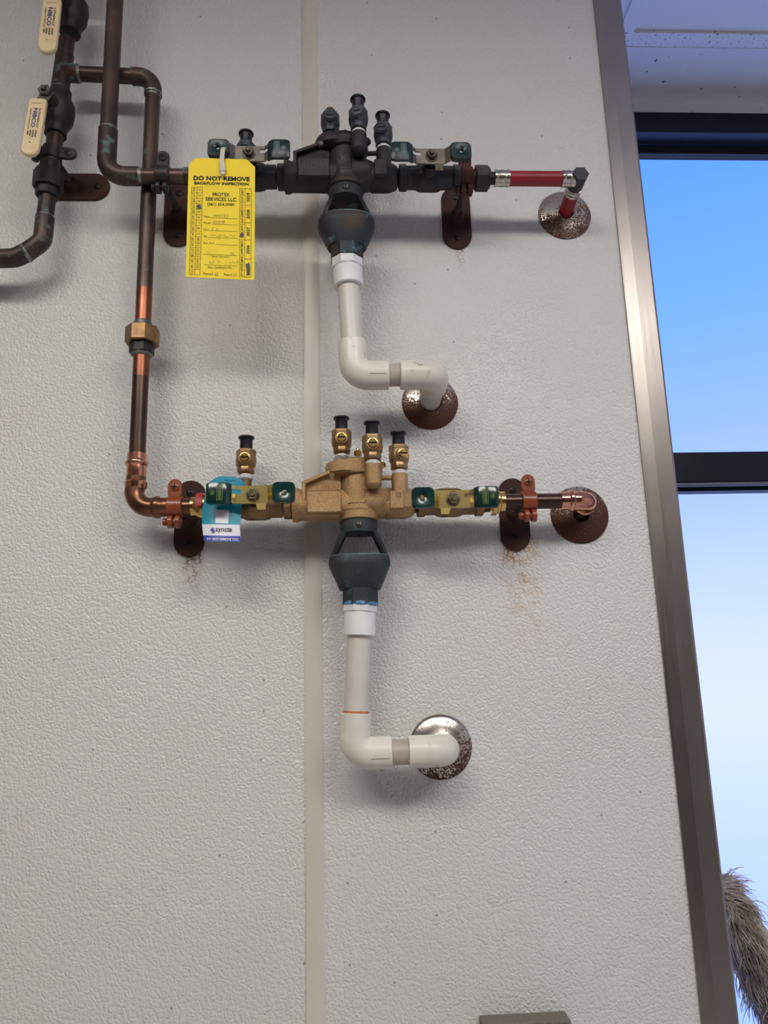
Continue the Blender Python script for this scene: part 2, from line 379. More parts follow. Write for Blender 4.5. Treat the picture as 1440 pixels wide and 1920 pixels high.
def stadium(w, h, n=14, taper=0.):
    r = w/2; out = []
    for k in range(n+1): a = PI*k/n; out.append((r*math.cos(a), h/2-r+r*math.sin(a)))
    for k in range(n+1): a = PI+PI*k/n; out.append((r*math.cos(a), -h/2+r+r*math.sin(a)))
    return out

TXT = {}
def text2d(s, bold=0.):
    key = (s, bold)
    if key not in TXT:
        c = bpy.data.curves.new('lettering', 'FONT'); c.body = s; c.size = 1; c.offset = bold; c.resolution_u = 2; c.fill_mode = 'FRONT'
        ob = bpy.data.objects.new('lettering', c); me = bpy.data.meshes.new_from_object(ob)
        vs = [(v.co.x, v.co.y) for v in me.vertices]; fs = [tuple(p.vertices) for p in me.polygons]
        bpy.data.objects.remove(ob); bpy.data.curves.remove(c); bpy.data.meshes.remove(me)
        x0 = min(v[0] for v in vs); x1 = max(v[0] for v in vs); y0 = min(v[1] for v in vs); y1 = max(v[1] for v in vs)
        TXT[key] = ([((x-x0)/max(x1-x0, 1e-6)-.5, (y-y0)/max(y1-y0, 1e-6)-.5) for x, y in vs], fs)
    return TXT[key]
def put_text(mb, s, w, h, fn, bold=0.):
    """fn maps (x, y) about the text's middle, x along the reading direction, y up, to 3D"""
    vs, fs = text2d(s, bold); mb.add([fn(x*w, y*h) for x, y in vs], fs)

# ------------------------------------------------------------------ setting
def struct(name, mb, mat, **k):
    o = link(name, mb, mat, **k); o['kind'] = 'structure'; return o
CEIL = H + 1.37
XW = W(1112, 0).x                # where the panels end under the corner guard
XL, XR, YB = -2.2, 2.4, -3.4
YWIN = Wz(1300, 196, CEIL).y      # window wall stands where the ceiling ends in view
YT0, YT1, YT2 = Wz(1300, 63, CEIL).y, Wz(1300, 85, CEIL).y, Wz(1300, 92, CEIL).y
xtrim0 = (W(1110.5, 0).x+W(1213, 960).x+W(1313.5, 1920).x)/3
xtrim1 = (W(1162.5, 0).x+W(1273.5, 960).x+W(1383, 1920).x)/3
xb0 = (W(566.5, 0).x+W(574.5, 1890).x)/2; xb1 = (W(593.5, 0).x+W(611, 1890).x)/2
wb = Thing('wall_back', None, None, (0, 0, 0), kind='structure')
wb.part('wall_core', MB().box(((XL+xtrim1-.004)/2, .062, CEIL/2), xtrim1-.004-XL, .12, CEIL), 'room_paint', smooth=0)
wb.part('wall_panel', MB().box(((XL+xb0+.003)/2, .001, CEIL/2), xb0+.003-XL, .004, CEIL), 'frp_panel', smooth=0)
wb.part('wall_panel', MB().box(((xb1-.003+xtrim0+.012)/2, .001, CEIL/2), xtrim0+.012-xb1+.003, .004, CEIL), 'frp_panel', smooth=0)
bprof = [(xb0, -.001), (xb0, -.0034), (xb0+.003, -.0042), ((xb0+xb1)/2, -.0046), (xb1-.006, -.0040), (xb1, -.0022), (xb1, -.001)]
wb.part('batten_strip', MB().loft([[Vector((x, y, 0)) for x, y in bprof], [Vector((x, y, CEIL)) for x, y in bprof]]), 'batten', label='smooth cream joint strip between the two panels')
# stainless corner guard, faintly folded along its length
tw = xtrim1-xtrim0
tp = [(xtrim0, -.001), (xtrim0, -.0042), (xtrim0+.002, -.005), (xtrim0+tw*.36, -.0056), (xtrim0+tw*.40, -.0060), (xtrim0+tw*.93, -.0054), (xtrim1-.0008, -.0046), (xtrim1, -.0036), (xtrim1, .12), (xtrim1-.002, .12), (xtrim1-.002, -.001)]
struct('trim_1', MB().loft([[Vector((x, y, 0)) for x, y in tp], [Vector((x, y, CEIL)) for x, y in tp]]), 'brushed_steel', smooth=12)
struct('floor', MB().box(((XL+XR)/2, (YB+YWIN)/2, -.02), XR-XL, YWIN-YB, .04), 'pale_floor', smooth=0)
struct('wall_left', MB().box((XL-.03, (YB+YWIN)/2, CEIL/2), .06, YWIN-YB, CEIL), 'room_paint', smooth=0)
struct('wall_right', MB().box((XR+.03, (YB+YWIN)/2, CEIL/2), .06, YWIN-YB, CEIL), 'lamp_frame', smooth=0)
struct('wall_rear', MB().box(((XL+XR)/2, YB-.03, CEIL/2), XR-XL, .06, CEIL), 'rear_paint', smooth=0)
# ceiling: slab, tiles set a little above the exposed tees
ce = Thing('ceiling', None, None, (0, 0, CEIL), kind='structure')
ce.part('ceiling_slab', MB().box(((XL+XR)/2, (YB+YWIN+.1)/2, CEIL+.05), XR-XL, YWIN+.1-YB, .06), 'ceiling_white', smooth=0)
xc0, xc1 = Wz(1169, 41, CEIL).x, Wz(1196.7, 41, CEIL).x
TL = .60
for ix in range(-4, 4):
    x0 = xc1 + ix*(TL+xc1-xc0)
    if x0 > XR or x0+TL < XL: continue
    a, b = max(x0, XL), min(x0+TL, XR)
    for iy in range(0, 6):
        y1 = YT0-.001-iy*.62; y0 = max(y1-.596, YB)
        if y0 >= y1: continue
        ce.part('ceiling_tile', MB().box(((a+b)/2, (y0+y1)/2, CEIL+.012), b-a, y1-y0, .012), 'ceiling_white', smooth=0)
    ce.part('ceiling_tile', MB().box(((a+b)/2, (YT2+YWIN)/2, CEIL+.008), b-a+.02, YWIN-YT2+.002, .012), 'ceiling_rough', smooth=0)
    ce.part('cross_tee', MB().box((x0-(xc1-xc0)/2, (YB+YT0)/2, CEIL+.004), xc1-xc0, YT0-YB, .008), 'ceiling_white', smooth=0)
ce.part('main_tee', MB().prism([(XL, YT0, CEIL+.012), (XL, YT0, CEIL), (XL, YT1, CEIL), (XL, YT2, CEIL+.004), (XL, YT2, CEIL+.012)], X*(XR-XL)), 'tee_white', smooth=0, label='white grid bar speckled with rust')
# window in the outer wall
ZH0 = W(1300, 213, -YWIN).z
win = Thing('window_1', None, None, (1.0, YWIN, .1), kind='structure')
wx0, wx1 = XL, XR
def hz(py, y): return W(1330, py, -y).z
win.part('head_trim', MB().box(((wx0+wx1)/2, YWIN+.01, (CEIL+ZH0)/2+.003), wx1-wx0, .02, CEIL-ZH0+.006), 'head_trim', smooth=0)
f1 = hz(250, YWIN+.0)
ydeep = YWIN+.012
for _ in range(12):              # the underside of the head reaches back until it is seen as far as pixel row 273
    ydeep = CAM.y + (f1-H)/ray(1330, 273).z*ray(1330, 273).y
win.part('head_frame', MB().box(((wx0+wx1)/2, (YWIN+ydeep)/2, (ZH0+f1)/2), wx1-wx0, ydeep-YWIN, ZH0-f1), 'frame_navy_lit', smooth=0, bevel=.001)  # slate colour paints the lit underside; the navy face covers its front
win.part('head_face', MB().box(((wx0+wx1)/2, YWIN-.0015, (ZH0+f1)/2), wx1-wx0, .003, ZH0-f1), 'frame_navy', smooth=0)
f2 = hz(288, ydeep)
win.part('glazing_stop', MB().box(((wx0+wx1)/2, ydeep+.012, (f1+f2)/2), wx1-wx0, .024, f1-f2+.001), 'gasket', smooth=0)
m0, m1 = hz(847.5, YWIN), hz(903, YWIN)
win.part('transom', MB().box(((wx0+wx1)/2, (YWIN+ydeep)/2, (m0+m1)/2), wx1-wx0, ydeep-YWIN, m0-m1), 'frame_navy', smooth=0, bevel=.001)
b1 = hz(912, YWIN+.006)
win.part('transom_lit_edge', MB().tube([(wx0, YWIN+.006, (m1+b1)/2), (wx1, YWIN+.006, (m1+b1)/2)], (m1-b1)/2+.0006, 12), 'lit_edge_grey')  # thin grey round added to draw the lit bottom edge of the transom
b2 = hz(921.5, ydeep)
win.part('glazing_stop', MB().box(((wx0+wx1)/2, ydeep+.006, (m1+b2)/2), wx1-wx0, .03, abs(m1-b2)+.002), 'gasket', smooth=0)
yg = ydeep+.02
win.part('pane', MB().box(((wx0+wx1)/2, yg, (f2+m0)/2), wx1-wx0, .006, f2-m0+.03), 'pane_glass', smooth=0)
win.part('pane', MB().box(((wx0+wx1)/2, yg, (b2+.12)/2), wx1-wx0, .006, b2-.12+.02), 'pane_glass', smooth=0)
win.part('sill', MB().box(((wx0+wx1)/2, (YWIN+ydeep)/2, .06), wx1-wx0, ydeep-YWIN+.03, .12), 'frame_navy', smooth=0)
for xx in (XL+.02, XR-.02, xtrim1-.35):
    win.part('jamb', MB().box((xx, (YWIN+ydeep)/2, CEIL/2), .05, ydeep-YWIN, CEIL-.1), 'frame_navy', smooth=0)

# ceiling lamps of the room, over and behind the camera
for i, (lx, ly, lab) in enumerate(((-.65, -1.60, 'flat white ceiling lamp nearer the left wall'), (.85, -1.75, 'flat white ceiling lamp nearer the window end'))):
    t = Thing('ceiling_light', lab, 'light', (lx, ly, CEIL), group='flat ceiling lamps')
    t.part('frame', MB().box((lx, ly, CEIL-.006), 1.24, .64, .012), 'lamp_frame', smooth=0)
    t.part('diffuser', MB().box((lx, ly, CEIL-.014), 1.18, .58, .006), 'lamp_diffuser', smooth=0)

# ------------------------------------------------------------------ axes of the two assemblies
SU, SL = .082, .057
ZU = (W(310, 330, SU).z + W(640, 332, SU).z + W(1000, 337, SU).z)/3
ZL = (W(300, 952, SL).z + W(640, 947, SL).z + W(1000, 938, SL).z)/3
def AU(px, py=333): return Vector((W(px, py, SU).x, -SU, ZU))
def AL(px, py=946): return Vector((W(px, py, SL).x, -SL, ZL))
CL = AL(672); CUP = AU(648)
def off(px, py, ds): return W(px, py, SL+ds) - CL

# ------------------------------------------------------------------ builders
def screw(T, parent, p, ax, r, mat='screw_dark', name='screw', cross=True, slot=False):
    o = T.part(name, MB().lathe(p, ax, [(-.001, r), (.0006, r), (.0018, r*.7), (.002, 0.0001)], 18), mat, parent)
    u, w = frame(ax); m = MB()
    m.box(p+ax*.0019, r*1.3, r*.28, .0008, u, w, ax)
    if cross: m.box(p+ax*.0019, r*.28, r*1.3, .0008, u, w, ax)
    if parent is None: T.part('recess', m, 'recess', o, smooth=0)
    return o

def hanger(label, A, prad, plate_c, mats, horizontal=False, axis=X, ear=Z, plate_hw=(.044, .110), group='split ring pipe hangers'):
    """plate on the wall, rod, split ring with ears; A = pipe centre in the ring"""
    mp, mring, mrod = mats
    T = Thing('pipe_hanger', label, 'pipe hanger', plate_c, group)
    pu, pv = (Z, X) if horizontal else (X, Z)
    w, h = plate_hw
    base = plate_c + FR*.001
    T.part('wall_plate', MB().prism([base+pu*a+pv*b for a, b in stadium(w, h)], FR*.0045), mp, bevel=.001)
    for sg in (-1, 1): screw(T, None, base+FR*.0048+pv*(sg*h*.33), FR, .0056)
    T.part('flange_boss', MB().lathe(base+FR*.004, FR, [(0, .013), (.006, .011), (.012, .009), (.014, .0085)], 20), mp)
    a = A + Y*(prad+.003); b = base+FR*.010
    T.part('rod', MB().tube([b, a], .0052, 14), mrod)
    wd2 = .0105; ro = prad+.0035
    ax = axis.normalized()
    m = MB().lathe(A, ax, [(-wd2, prad+.0004), (-wd2, ro-.0008), (-wd2+.001, ro), (wd2-.001, ro), (wd2, ro-.0008), (wd2, prad+.0004)], 28)
    T.part('ring', m, mring)
    e = (ear - ax*ear.dot(ax)).normalized(); n = ax.cross(e).normalized()
    if n.y > 0: n = -n
    c = A+e*(ro+.009)+n*.002
    T.part('ear', MB().prism([c+ax*p+e*q for p, q in stadium(.0195, .030)], n*.006), mring, bevel=.0012)
    screw(T, None, c+n*.0065+e*.003, n, .0062, mring, 'bolt')
    c2 = A-e*(ro+.007)
    for sg in (-1, 1):
        T.part('hinge_lug', MB().lathe(c2+n*.004+ax*(sg*.0052-.0034), ax, [(0, .0085), (.0008, .0092), (.006, .0092), (.0068, .0085)], 16), mring)
    T.part('bolt', MB().lathe(c2+n*.004-ax*.016, ax, [(0, .004), (.001, .0055), (.005, .0055), (.006, .004), (.026, .004)], 14), mring)
    return T

def test_cock(T, base, up, mats, capped=True, yaw=0., tape=True, s=1.0):
    mb_, mscrew = mats
    u = up.normalized(); R3 = Matrix.Rotation(yaw, 3, u)
    fr = R3 @ FR
    m = MB()
    m.lathe(base, u, [(.000, .0095*s), (.004*s, .0095*s), (.004*s, .012*s), (.0055*s, .0130*s), (.012*s, .0130*s), (.0135*s, .0120*s)], 8, PI/8)
    m.lathe(base, u, [(.012*s, .0118*s), (.015*s, .0140*s), (.022*s, .0150*s), (.028*s, .0146*s), (.031*s, .0138*s)], 26)
    m.lathe(base, u, [(.030*s, .0140*s), (.031*s, .0145*s), (.038*s, .0145*s), (.0395*s, .0130*s), (.0395*s, .009*s)], 6, PI/6)
    m.lathe(base+u*(.0235*s)+fr*.009*s, fr, [(0, .0095*s), (.007*s, .0092*s), (.0078*s, .0086*s)], 22)
    body = T.part('test_cock', m, mb_)
    p = base+u*(.0235*s)+fr*.0168*s
    T.part('screw_rim', MB().lathe(p, fr, [(-.001, .0074*s), (.0016*s, .0074*s), (.0020*s, .0068*s), (.0020*s, .0056*s), (.0004*s, .0056*s)], 22, cap=False), mscrew, body)
    side = u.cross(fr).normalized()
    mm = MB()
    for sg in (-1, 1):
        pts = []
        for k in range(9):
            a = PI*k/8; pts.append(p + side*(.0055*s*math.cos(a)) + u*(sg*(.0012*s+.0043*s*math.sin(a))))
        mm.prism(pts, fr*.0014*s)
    T.part('slotted_stem', mm, mscrew, body)
    T.part('slot', MB().box(p+fr*.0002, .0112*s, .0006, .0024*s, side, fr, u), 'recess', body, smooth=0)
    if tape: T.part('thread_tape', MB().lathe(base, u, [(-.006*s, .0088*s), (-.004*s, .0104*s), (.0005*s, .0104*s), (.0018*s, .0092*s)], 20), 'tape_white', body)
    if capped:
        T.part('cap', MB().lathe(base+u*.038*s, u, [(0, .0092*s), (.0165*s, .0090*s), (.0177*s, .0096*s), (.0186*s, .0116*s), (.0200*s, .0119*s), (.0212*s, .0114*s), (.0214*s, .0098*s), (.0204*s, .0090*s)], 26), 'cap_black', body, label='black plastic dust cap')
    else:
        T.part('bare_stem', MB().lathe(base+u*.038*s, u, [(0, .0078*s), (.006*s, .0074*s), (.008*s, .0060*s), (.010*s, .0064*s), (.012*s, .0046*s), (.0135*s, .003*s)], 18), 'brown_stem', body)
    return body

def lever(T, C, ds, flip, mats, logo, dz=0.):
    """two-winged handle in front of the valve; labelled grip on the -x side, flip mirrors it"""
    mvin, mmet, mnut = mats
    sg = -1 if flip else 1
    def P(x, o, z): return Vector((C.x+sg*x, C.y-ds-o, C.z+z+dz))
    g = .010
    prof = [(-.050, g), (-.034, g), (-.023, 0), (.020, 0), (.030, g), (.048, g)]
    def yo(x):
        for (a, p), (b, q) in zip(prof, prof[1:]):
            if a <= x <= b: return p+(q-p)*(x-a)/(b-a)
        return g
    xs = [-.050, -.034, -.030, -.023, -.016, .020, .030, .034]; zs = [-.0125, .001, .0075, .0125]
    m = MB()
    for a, b in zip(xs, xs[1:]):
        for c, d in zip(zs, zs[1:]):
            if -.0305 < a < -.0165 and c == .001: continue
            th = .0026
            m.add([P(a, yo(a), c), P(b, yo(b), c), P(b, yo(b), d), P(a, yo(a), d), P(a, yo(a)-th, c), P(b, yo(b)-th, c), P(b, yo(b)-th, d), P(a, yo(a)-th, d)],
                  [(0, 1, 2, 3), (7, 6, 5, 4), (0, 4, 5, 1), (1, 5, 6, 2), (2, 6, 7, 3), (3, 7, 4, 0)])
    m.add([P(.004, 0, -.0125), P(.018, 0, -.0125), P(.017, -.004, -.020), P(.006, -.004, -.020), P(.004, -.0026, -.0125), P(.018, -.0026, -.0125), P(.017, -.0066, -.020), P(.006, -.0066, -.020)],
          [(0, 1, 2, 3), (7, 6, 5, 4), (0, 4, 5, 1), (1, 5, 6, 2), (2, 6, 7, 3), (3, 7, 4, 0)])
    h = T.part('handle', m, mmet, smooth=0, label=None)
    # labelled grip: rounded slab that dips into the bend
    m = MB(); loops = []
    sec = [(-.0615, g, .0105, .0015), (-.0610, g, .0125, .0034), (-.0590, g, .0143, .0044), (-.0550, g, .0150, .0048), (-.036, g, .0150, .0048), (-.0315, g-.003, .0147, .0046), (-.0285, g-.0055, .0140, .0038), (-.0280, g-.006, .0125, .002)]
    def slab(sec):
        ls = []
        for x, o, hz_, th in sec:
            ls.append([P(x, o-.0013+th*math.sin(a)*(1 if abs(math.sin(a)) < .99 else 1), hz_*c_) for a, c_ in
                       [(t_, max(-1, min(1, math.cos(t_)*1.25))) for t_ in [2*PI*k/20 for k in range(20)]]])
        return ls
    T.part('grip', MB().loft(slab(sec)), mvin, h)
    w, hh = .0315, .0295; xc = .0425
    outer = [(xc+a, b) for a, b in rrect(w, hh, .007)]
    inner = [(xc+.001+.0032*math.cos(2*PI*(k+.5)/32), .001+.0032*math.sin(2*PI*(k+.5)/32)) for k in range(32)]
    mid = [(xc+.001+.0075*math.cos(2*PI*(k+.5)/32), .001+.0075*math.sin(2*PI*(k+.5)/32)) for k in range(32)]
    sh = [(xc+(a-xc)*.93, b*.93) for a, b in outer]
    q = lambda l, o: [P(a, o+g, b) for a, b in l]
    loops = [q(inner, -.004), q(mid, -.0058), q(sh, -.0058), q(outer, -.0042), q(outer, .0014), q(sh, .0032), q(mid, .0032), q(inner, .0012), q(inner, -.004)]
    T.part('grip', MB().loft(loops, cap=False), mvin, h, label='grip with a round hole')
    # nut and stem end
    c = P(0, 0, 0)
    nb = T.part('nut', MB().lathe(c, FR, [(0, .0095), (.001, .0098), (.0014, .0098), (.0015, .0075)], 22).hexa(c, FR, .0012, .0075, .0078), mnut, h)
    T.part('stem_end', MB().lathe(c, FR, [(.006, .0038), (.0105, .0038), (.0112, .0030)], 16), mnut, h)
    # emblem on the labelled grip
    m = MB(); o_ = g+.0036
    x0, x1, z0, z1, t = -.0465, -.0385, -.0105, .0105, .0006
    for (a, b, c_, d) in ((x0, x0+t, z0, z1), (x1-t, x1, z0, z1), (x0, x1, z0, z0+t), (x0, x1, z1-t, z1)):
        m.add([P(a, o_, c_), P(b, o_, c_), P(b, o_, d), P(a, o_, d)], [(0, 1, 2, 3)])
    for k in range(8):
        z = z0+.0018+k*.0023
        m.add([P(x0+.0018, o_, z), P(x1-.0018, o_, z), P(x1-.0018, o_, z+.0013), P(x0+.0018, o_, z+.0013)], [(0, 1, 2, 3)])
    cx = -.0525
    ring_o = [(cx+.0031*math.cos(2*PI*k/20), .0031*math.sin(2*PI*k/20)) for k in range(20)]
    ring_i = [(cx+.0024*math.cos(2*PI*k/20), .0024*math.sin(2*PI*k/20)) for k in range(20)]
    m.loft([[P(a, o_, b) for a, b in ring_o], [P(a, o_, b) for a, b in ring_i]], cap=False)
    m.add([P(cx-.001, o_, -.0012), P(cx+.001, o_, -.0012), P(cx+.001, o_, .0012), P(cx-.001, o_, .0012)], [(0, 1, 2, 3)])
    T.part('emblem', m, logo, h, smooth=0)

def thread(m, o, ax, t0, t1, r, n=6):
    pr = [(t0, r*.85)]
    st = (t1-t0)/n
    for k in range(n): pr += [(t0+st*(k+.1), r*.92), (t0+st*(k+.5), r), (t0+st*(k+.9), r*.92)]
    pr.append((t1, r*.85)); m.lathe(o, ax, pr, 24)

def ball_valve(label, C, flip, mats, lo=-.050, hi=.050, cock=None, leftx=None, rightx=None, ds=.048, dz=0.):
    mbody, mhex, mlev, logo, mcock = mats
    T = Thing('ball_valve', label, 'ball valve', C, 'winged ball valves beside the backflow preventers')
    m = MB().lathe(C, X, [(-.036, .015), (-.036, .0178), (-.020, .0178), (-.017, .0200), (-.010, .0212), (.010, .0212), (.017, .0200), (.020, .0178), (.036, .0178), (.036, .015)], 30)
    m.lathe(C, FR, [(0, .012), (.024, .012), (.026, .0105), (.034, .0105), (.034, .006), (ds, .005)], 20)
    T.part('body', m, mbody)
    for a, b in ((lo, -.034), (.034, hi)):
        T.part('hex_end', MB().hexa(C, X, a+.004, b, .0205, PI/8, 8), mhex)
        m = MB()
        thread(m, C, X, (a-.006 if a < 0 else b), (a+.004 if a < 0 else b+.010), .0150)
        T.part('thread', m, mhex)
    lever(T, C, ds, flip, mlev, logo, dz)
    if cock is not None:
        T.part('nipple', MB().lathe(Vector((cock.x, cock.y, C.z)), Z, [(.010, .0085), (cock.z-C.z-.003, .0085)], 16), mbody)
        test_cock(T, cock, Z, mcock)
    return T

def backflow(label, C, M, new):
    body_m, cock_m = M
    T = Thing('backflow_preventer', label, 'backflow preventer', C, 'reduced pressure backflow preventers')
    def P(px, py, ds): return C+off(px, py, ds)
    xl = off(549, 947, 0).x; xr = off(776, 945, 0).x
    m = MB()
    m.lathe(C, X, [(xl, .018), (xl, .0245), (xl+.006, .0250), (xl+.009, .0235), (xl+.012, .0225), (xl+.03, .0228), (0, .0236)], 32)
    m.lathe(C, X, [(0, .0230), (.034, .0215), (.042, .0200)], 32)
    m.lathe(C, X, [(.036, .0205), (.040, .0232), (.066, .0232), (xr-.004, .0200), (xr, .0170)], 8, PI/8)
    m.lathe(C, Z, [(-.026, .0255), (-.0245, .0290), (-.021, .0296), (-.017, .0282), (-.0145, .0270), (.039, .0270), (.040, .020)], 40)
    # rounded web between the cylinder and the right arm
    m.lathe(C+X*.030+FR*.006+Z*.004, X, [(-.02, .022), (0, .0205), (.012, .016), (.016, .012)], 24)
    T.part('body', m, body_m)
    # square pads
    def pad(px0, px1, py0, py1, ds, depth):
        c = [P(px0, py0, ds), P(px1, py0, ds), P(px1, py1, ds), P(px0, py1, ds)]
        xs0, xs1 = (c[0].x+c[3].x)/2, (c[1].x+c[2].x)/2; zs0, zs1 = c[2].z, c[0].z; yf = c[0].y
        return MB().box(((xs0+xs1)/2, yf+depth/2, (zs0+zs1)/2), xs1-xs0, depth, zs1-zs0), (xs0, xs1, zs0, zs1, yf)
    mp, pb = pad(575, 640, 920, 960, .0275, .03); T.part('pad', mp, body_m, bevel=.0016)
    mp, pr_ = pad(731, 758, 919, 953, .0265, .02); T.part('pad', mp, body_m, bevel=.0016)
    # sloping shroud over the inlet with a raised rim
    poly = [(567, 932), (567, 905), (617, 884), (640, 882), (640, 932)]
    m = MB().prism([P(a, b, .014) for a, b in poly], Y*.034); sh = T.part('shroud', m, body_m, bevel=.0015)
    m = MB()
    for (a, b), (c, d) in (((569.5, 936), (569.5, 906)), ((568, 905.5), (617, 885))):
        p, q = P(a, b, .022), P(c, d, .022); e = (q-p).normalized(); n = e.cross(FR)
        m.box((p+q)/2+Y*.008, (q-p).length+.003, .018, .0052, e, FR, n)
    T.part('rim', m, body_m, sh, bevel=.0012)
    # bonnet: oval cover with flange, two bolts, lobe on the right
    cb = C + Vector((-.004, -.001, 0))
    m = MB().lathe(cb, Z, [(.0385, .026), (.0395, .0370), (.042, .0395), (.052, .0400), (.0535, .0385), (.0545, .0375), (.0600, .0365), (.0625, .033), (.0632, .001)], 40, ell=.80, u=X)
    bo = T.part('bonnet', m, body_m)
    T.part('bonnet_step', MB().lathe(cb+X*-.014+FR*.004, Z, [(.0405, .0255), (.042, .0290), (.0535, .0290), (.0575, .0270), (.0595, .0220), (.0600, .019)], 28), body_m, bo)
    for px, py, ds in ((671, 850, .004), (716, 872, .012)):
        p = P(px, py, ds); T.part('bolt', MB().hexa(p, Z, -.004, .004, .0055).lathe(p, Z, [(.004, .003), (.006, .0028)], 12), 'brass' if new else body_m, bo)
    T.part('bolt', MB().hexa(P(622, 893, .030), FR, -.002, .005, .0048), 'nut_bright' if new else 'nut_grey', bo)
    # bosses carrying the test cocks
    b2 = P(699, 871, .036); low = P(699, 914, .036)
    T.part('cock_boss', MB().lathe(Vector((b2.x, b2.y, low.z)), Z, [(-.002, .003), (0, .009), (.004, .0122), (b2.z-low.z-.002, .0122), (b2.z-low.z, .0112)], 26), body_m)
    m = MB().box(Vector((b2.x, b2.y+.016, (b2.z+low.z)/2+.004)), .020, .03, (b2.z-low.z)*.85)
    T.part('boss_web', m, body_m, bevel=.003)
    b3 = P(749, 889, .012); T.part('cock_boss', MB().lathe(Vector((b3.x, b3.y, C.z)), Z, [(0, .0118), (b3.z-C.z-.002, .0118), (b3.z-C.z, .0108)], 26), body_m)
    m = MB().tube([Vector((b3.x-.004, b3.y, b3.z-.006)), Vector((b3.x-.026, b3.y+.004, b3.z-.004))], .0036, 12)
    T.part('boss_rib', m, body_m)
    b1 = P(641, 857, .004)
    T.part('cock_adapter', MB().hexa(b1, Z, -.012, .000, .0125), 'crimp_steel' if new else body_m, label='pale hex adapter' if new else None)
    test_cock(T, b1+Z*.001, Z, cock_m, new, 0, new)
    test_cock(T, b2+Z*.003, Z, cock_m, True, 0.0 if new else -.15)
    test_cock(T, b3+Z*.003, Z, cock_m, True, .30 if new else -.2)
    # raised marks on the middle cylinder
    R = .0275
    def cyl(x, z):
        a = x/R; return Vector((C.x+R*math.sin(a), C.y-R*math.cos(a), C.z+z))
    m = MB()
    if new:
        z0 = -.008
        for k in range(10):
            a, b = -.019+k*.0028, -.019+(k+1)*.0028
            for s_ in (-1, 1): m.add([cyl(a, z0+s_*.0035), cyl(b, z0+s_*.0035), cyl(b, z0+s_*.0046), cyl(a, z0+s_*.0046)], [(0, 1, 2, 3)])
        m.add([cyl(-.020, z0-.0046), cyl(-.019, z0-.0046), cyl(-.019, z0+.0046), cyl(-.020, z0+.0046)], [(0, 1, 2, 3)])
        for s_ in (-1, 1):
            m.add([cyl(.009, z0+s_*.0046), cyl(.0102, z0+s_*.0046), cyl(.0102, z0+s_*.0078), cyl(.009, z0+s_*.0078)], [(0, 1, 2, 3)])
            for k in range(4):
                a, b = .0095+k*.0025, .0095+(k+1)*.0025; za, zb = .0078*(1-k/4), .0078*(1-(k+1)/4)
                m.add([cyl(a, z0+s_*za), cyl(b, z0+s_*zb), cyl(b, z0+s_*(max(zb-.0013, 0))), cyl(a, z0+s_*max(za-.0013, 0))], [(0, 1, 2, 3)])
        T.part('arrow_mark', m, 'valve_bronze', smooth=0)
        m = MB(); xs0, xs1, zs0, zs1, yf = pr_
        put_text(m, 'O', .0045, .0045, lambda x, y: Vector((xs0+.006+x, yf-.0003, zs0+.005+y)))
        put_text(m, 'O', .008, .009, lambda x, y: Vector(((xs0+xs1)/2+.002+x, yf-.0003, zs1-.007+y)))
        put_text(m, 'W', .005, .0045, lambda x, y: Vector(((xs0+xs1)/2+.002+x, yf-.0003, zs1-.007+y)))
        T.part('cast_marks', m, 'valve_bronze', smooth=0)
    else:
        put_text(m, 'VENT', .022, .0055, lambda x, y: cyl(x, -.0085+y), .01)
        for z0 in (-.0135, .0035-.0065):
            for k in range(10):
                a, b = -.0155+k*.0031, -.0155+(k+1)*.0031
                m.add([cyl(a, z0), cyl(b, z0), cyl(b, z0+.0007), cyl(a, z0+.0007)], [(0, 1, 2, 3)])
        for x0 in (-.0155, .0149): m.add([cyl(x0, -.0135), cyl(x0+.0007, -.0135), cyl(x0+.0007, -.003), cyl(x0, -.003)], [(0, 1, 2, 3)])
        put_text(m, 'UP', .0075, .007, lambda x, y: cyl(x-.007, .011+y), .01)
        for k in range(16):
            a, b = 2*PI*k/16, 2*PI*(k+1)/16
            m.add([cyl(-.007+.0062*math.cos(a), .011+.0062*math.sin(a)), cyl(-.007+.0062*math.cos(b), .011+.0062*math.sin(b)), cyl(-.007+.0055*math.cos(b), .011+.0055*math.sin(b)), cyl(-.007+.0055*math.cos(a), .011+.0055*math.sin(a))], [(0, 1, 2, 3)])
        T.part('cast_marks', m, 'nut_grey', smooth=0)
        m = MB(); xs0, xs1, zs0, zs1, yf = pb
        put_text(m, 'LUDA', .036, .012, lambda x, y: Vector(((xs0+xs1)/2-.003+x, yf-.0003, (zs0+zs1)/2+.002+y)), -.012)
        T.part('pen_marks', m, 'slate_cock', smooth=0)
    return T

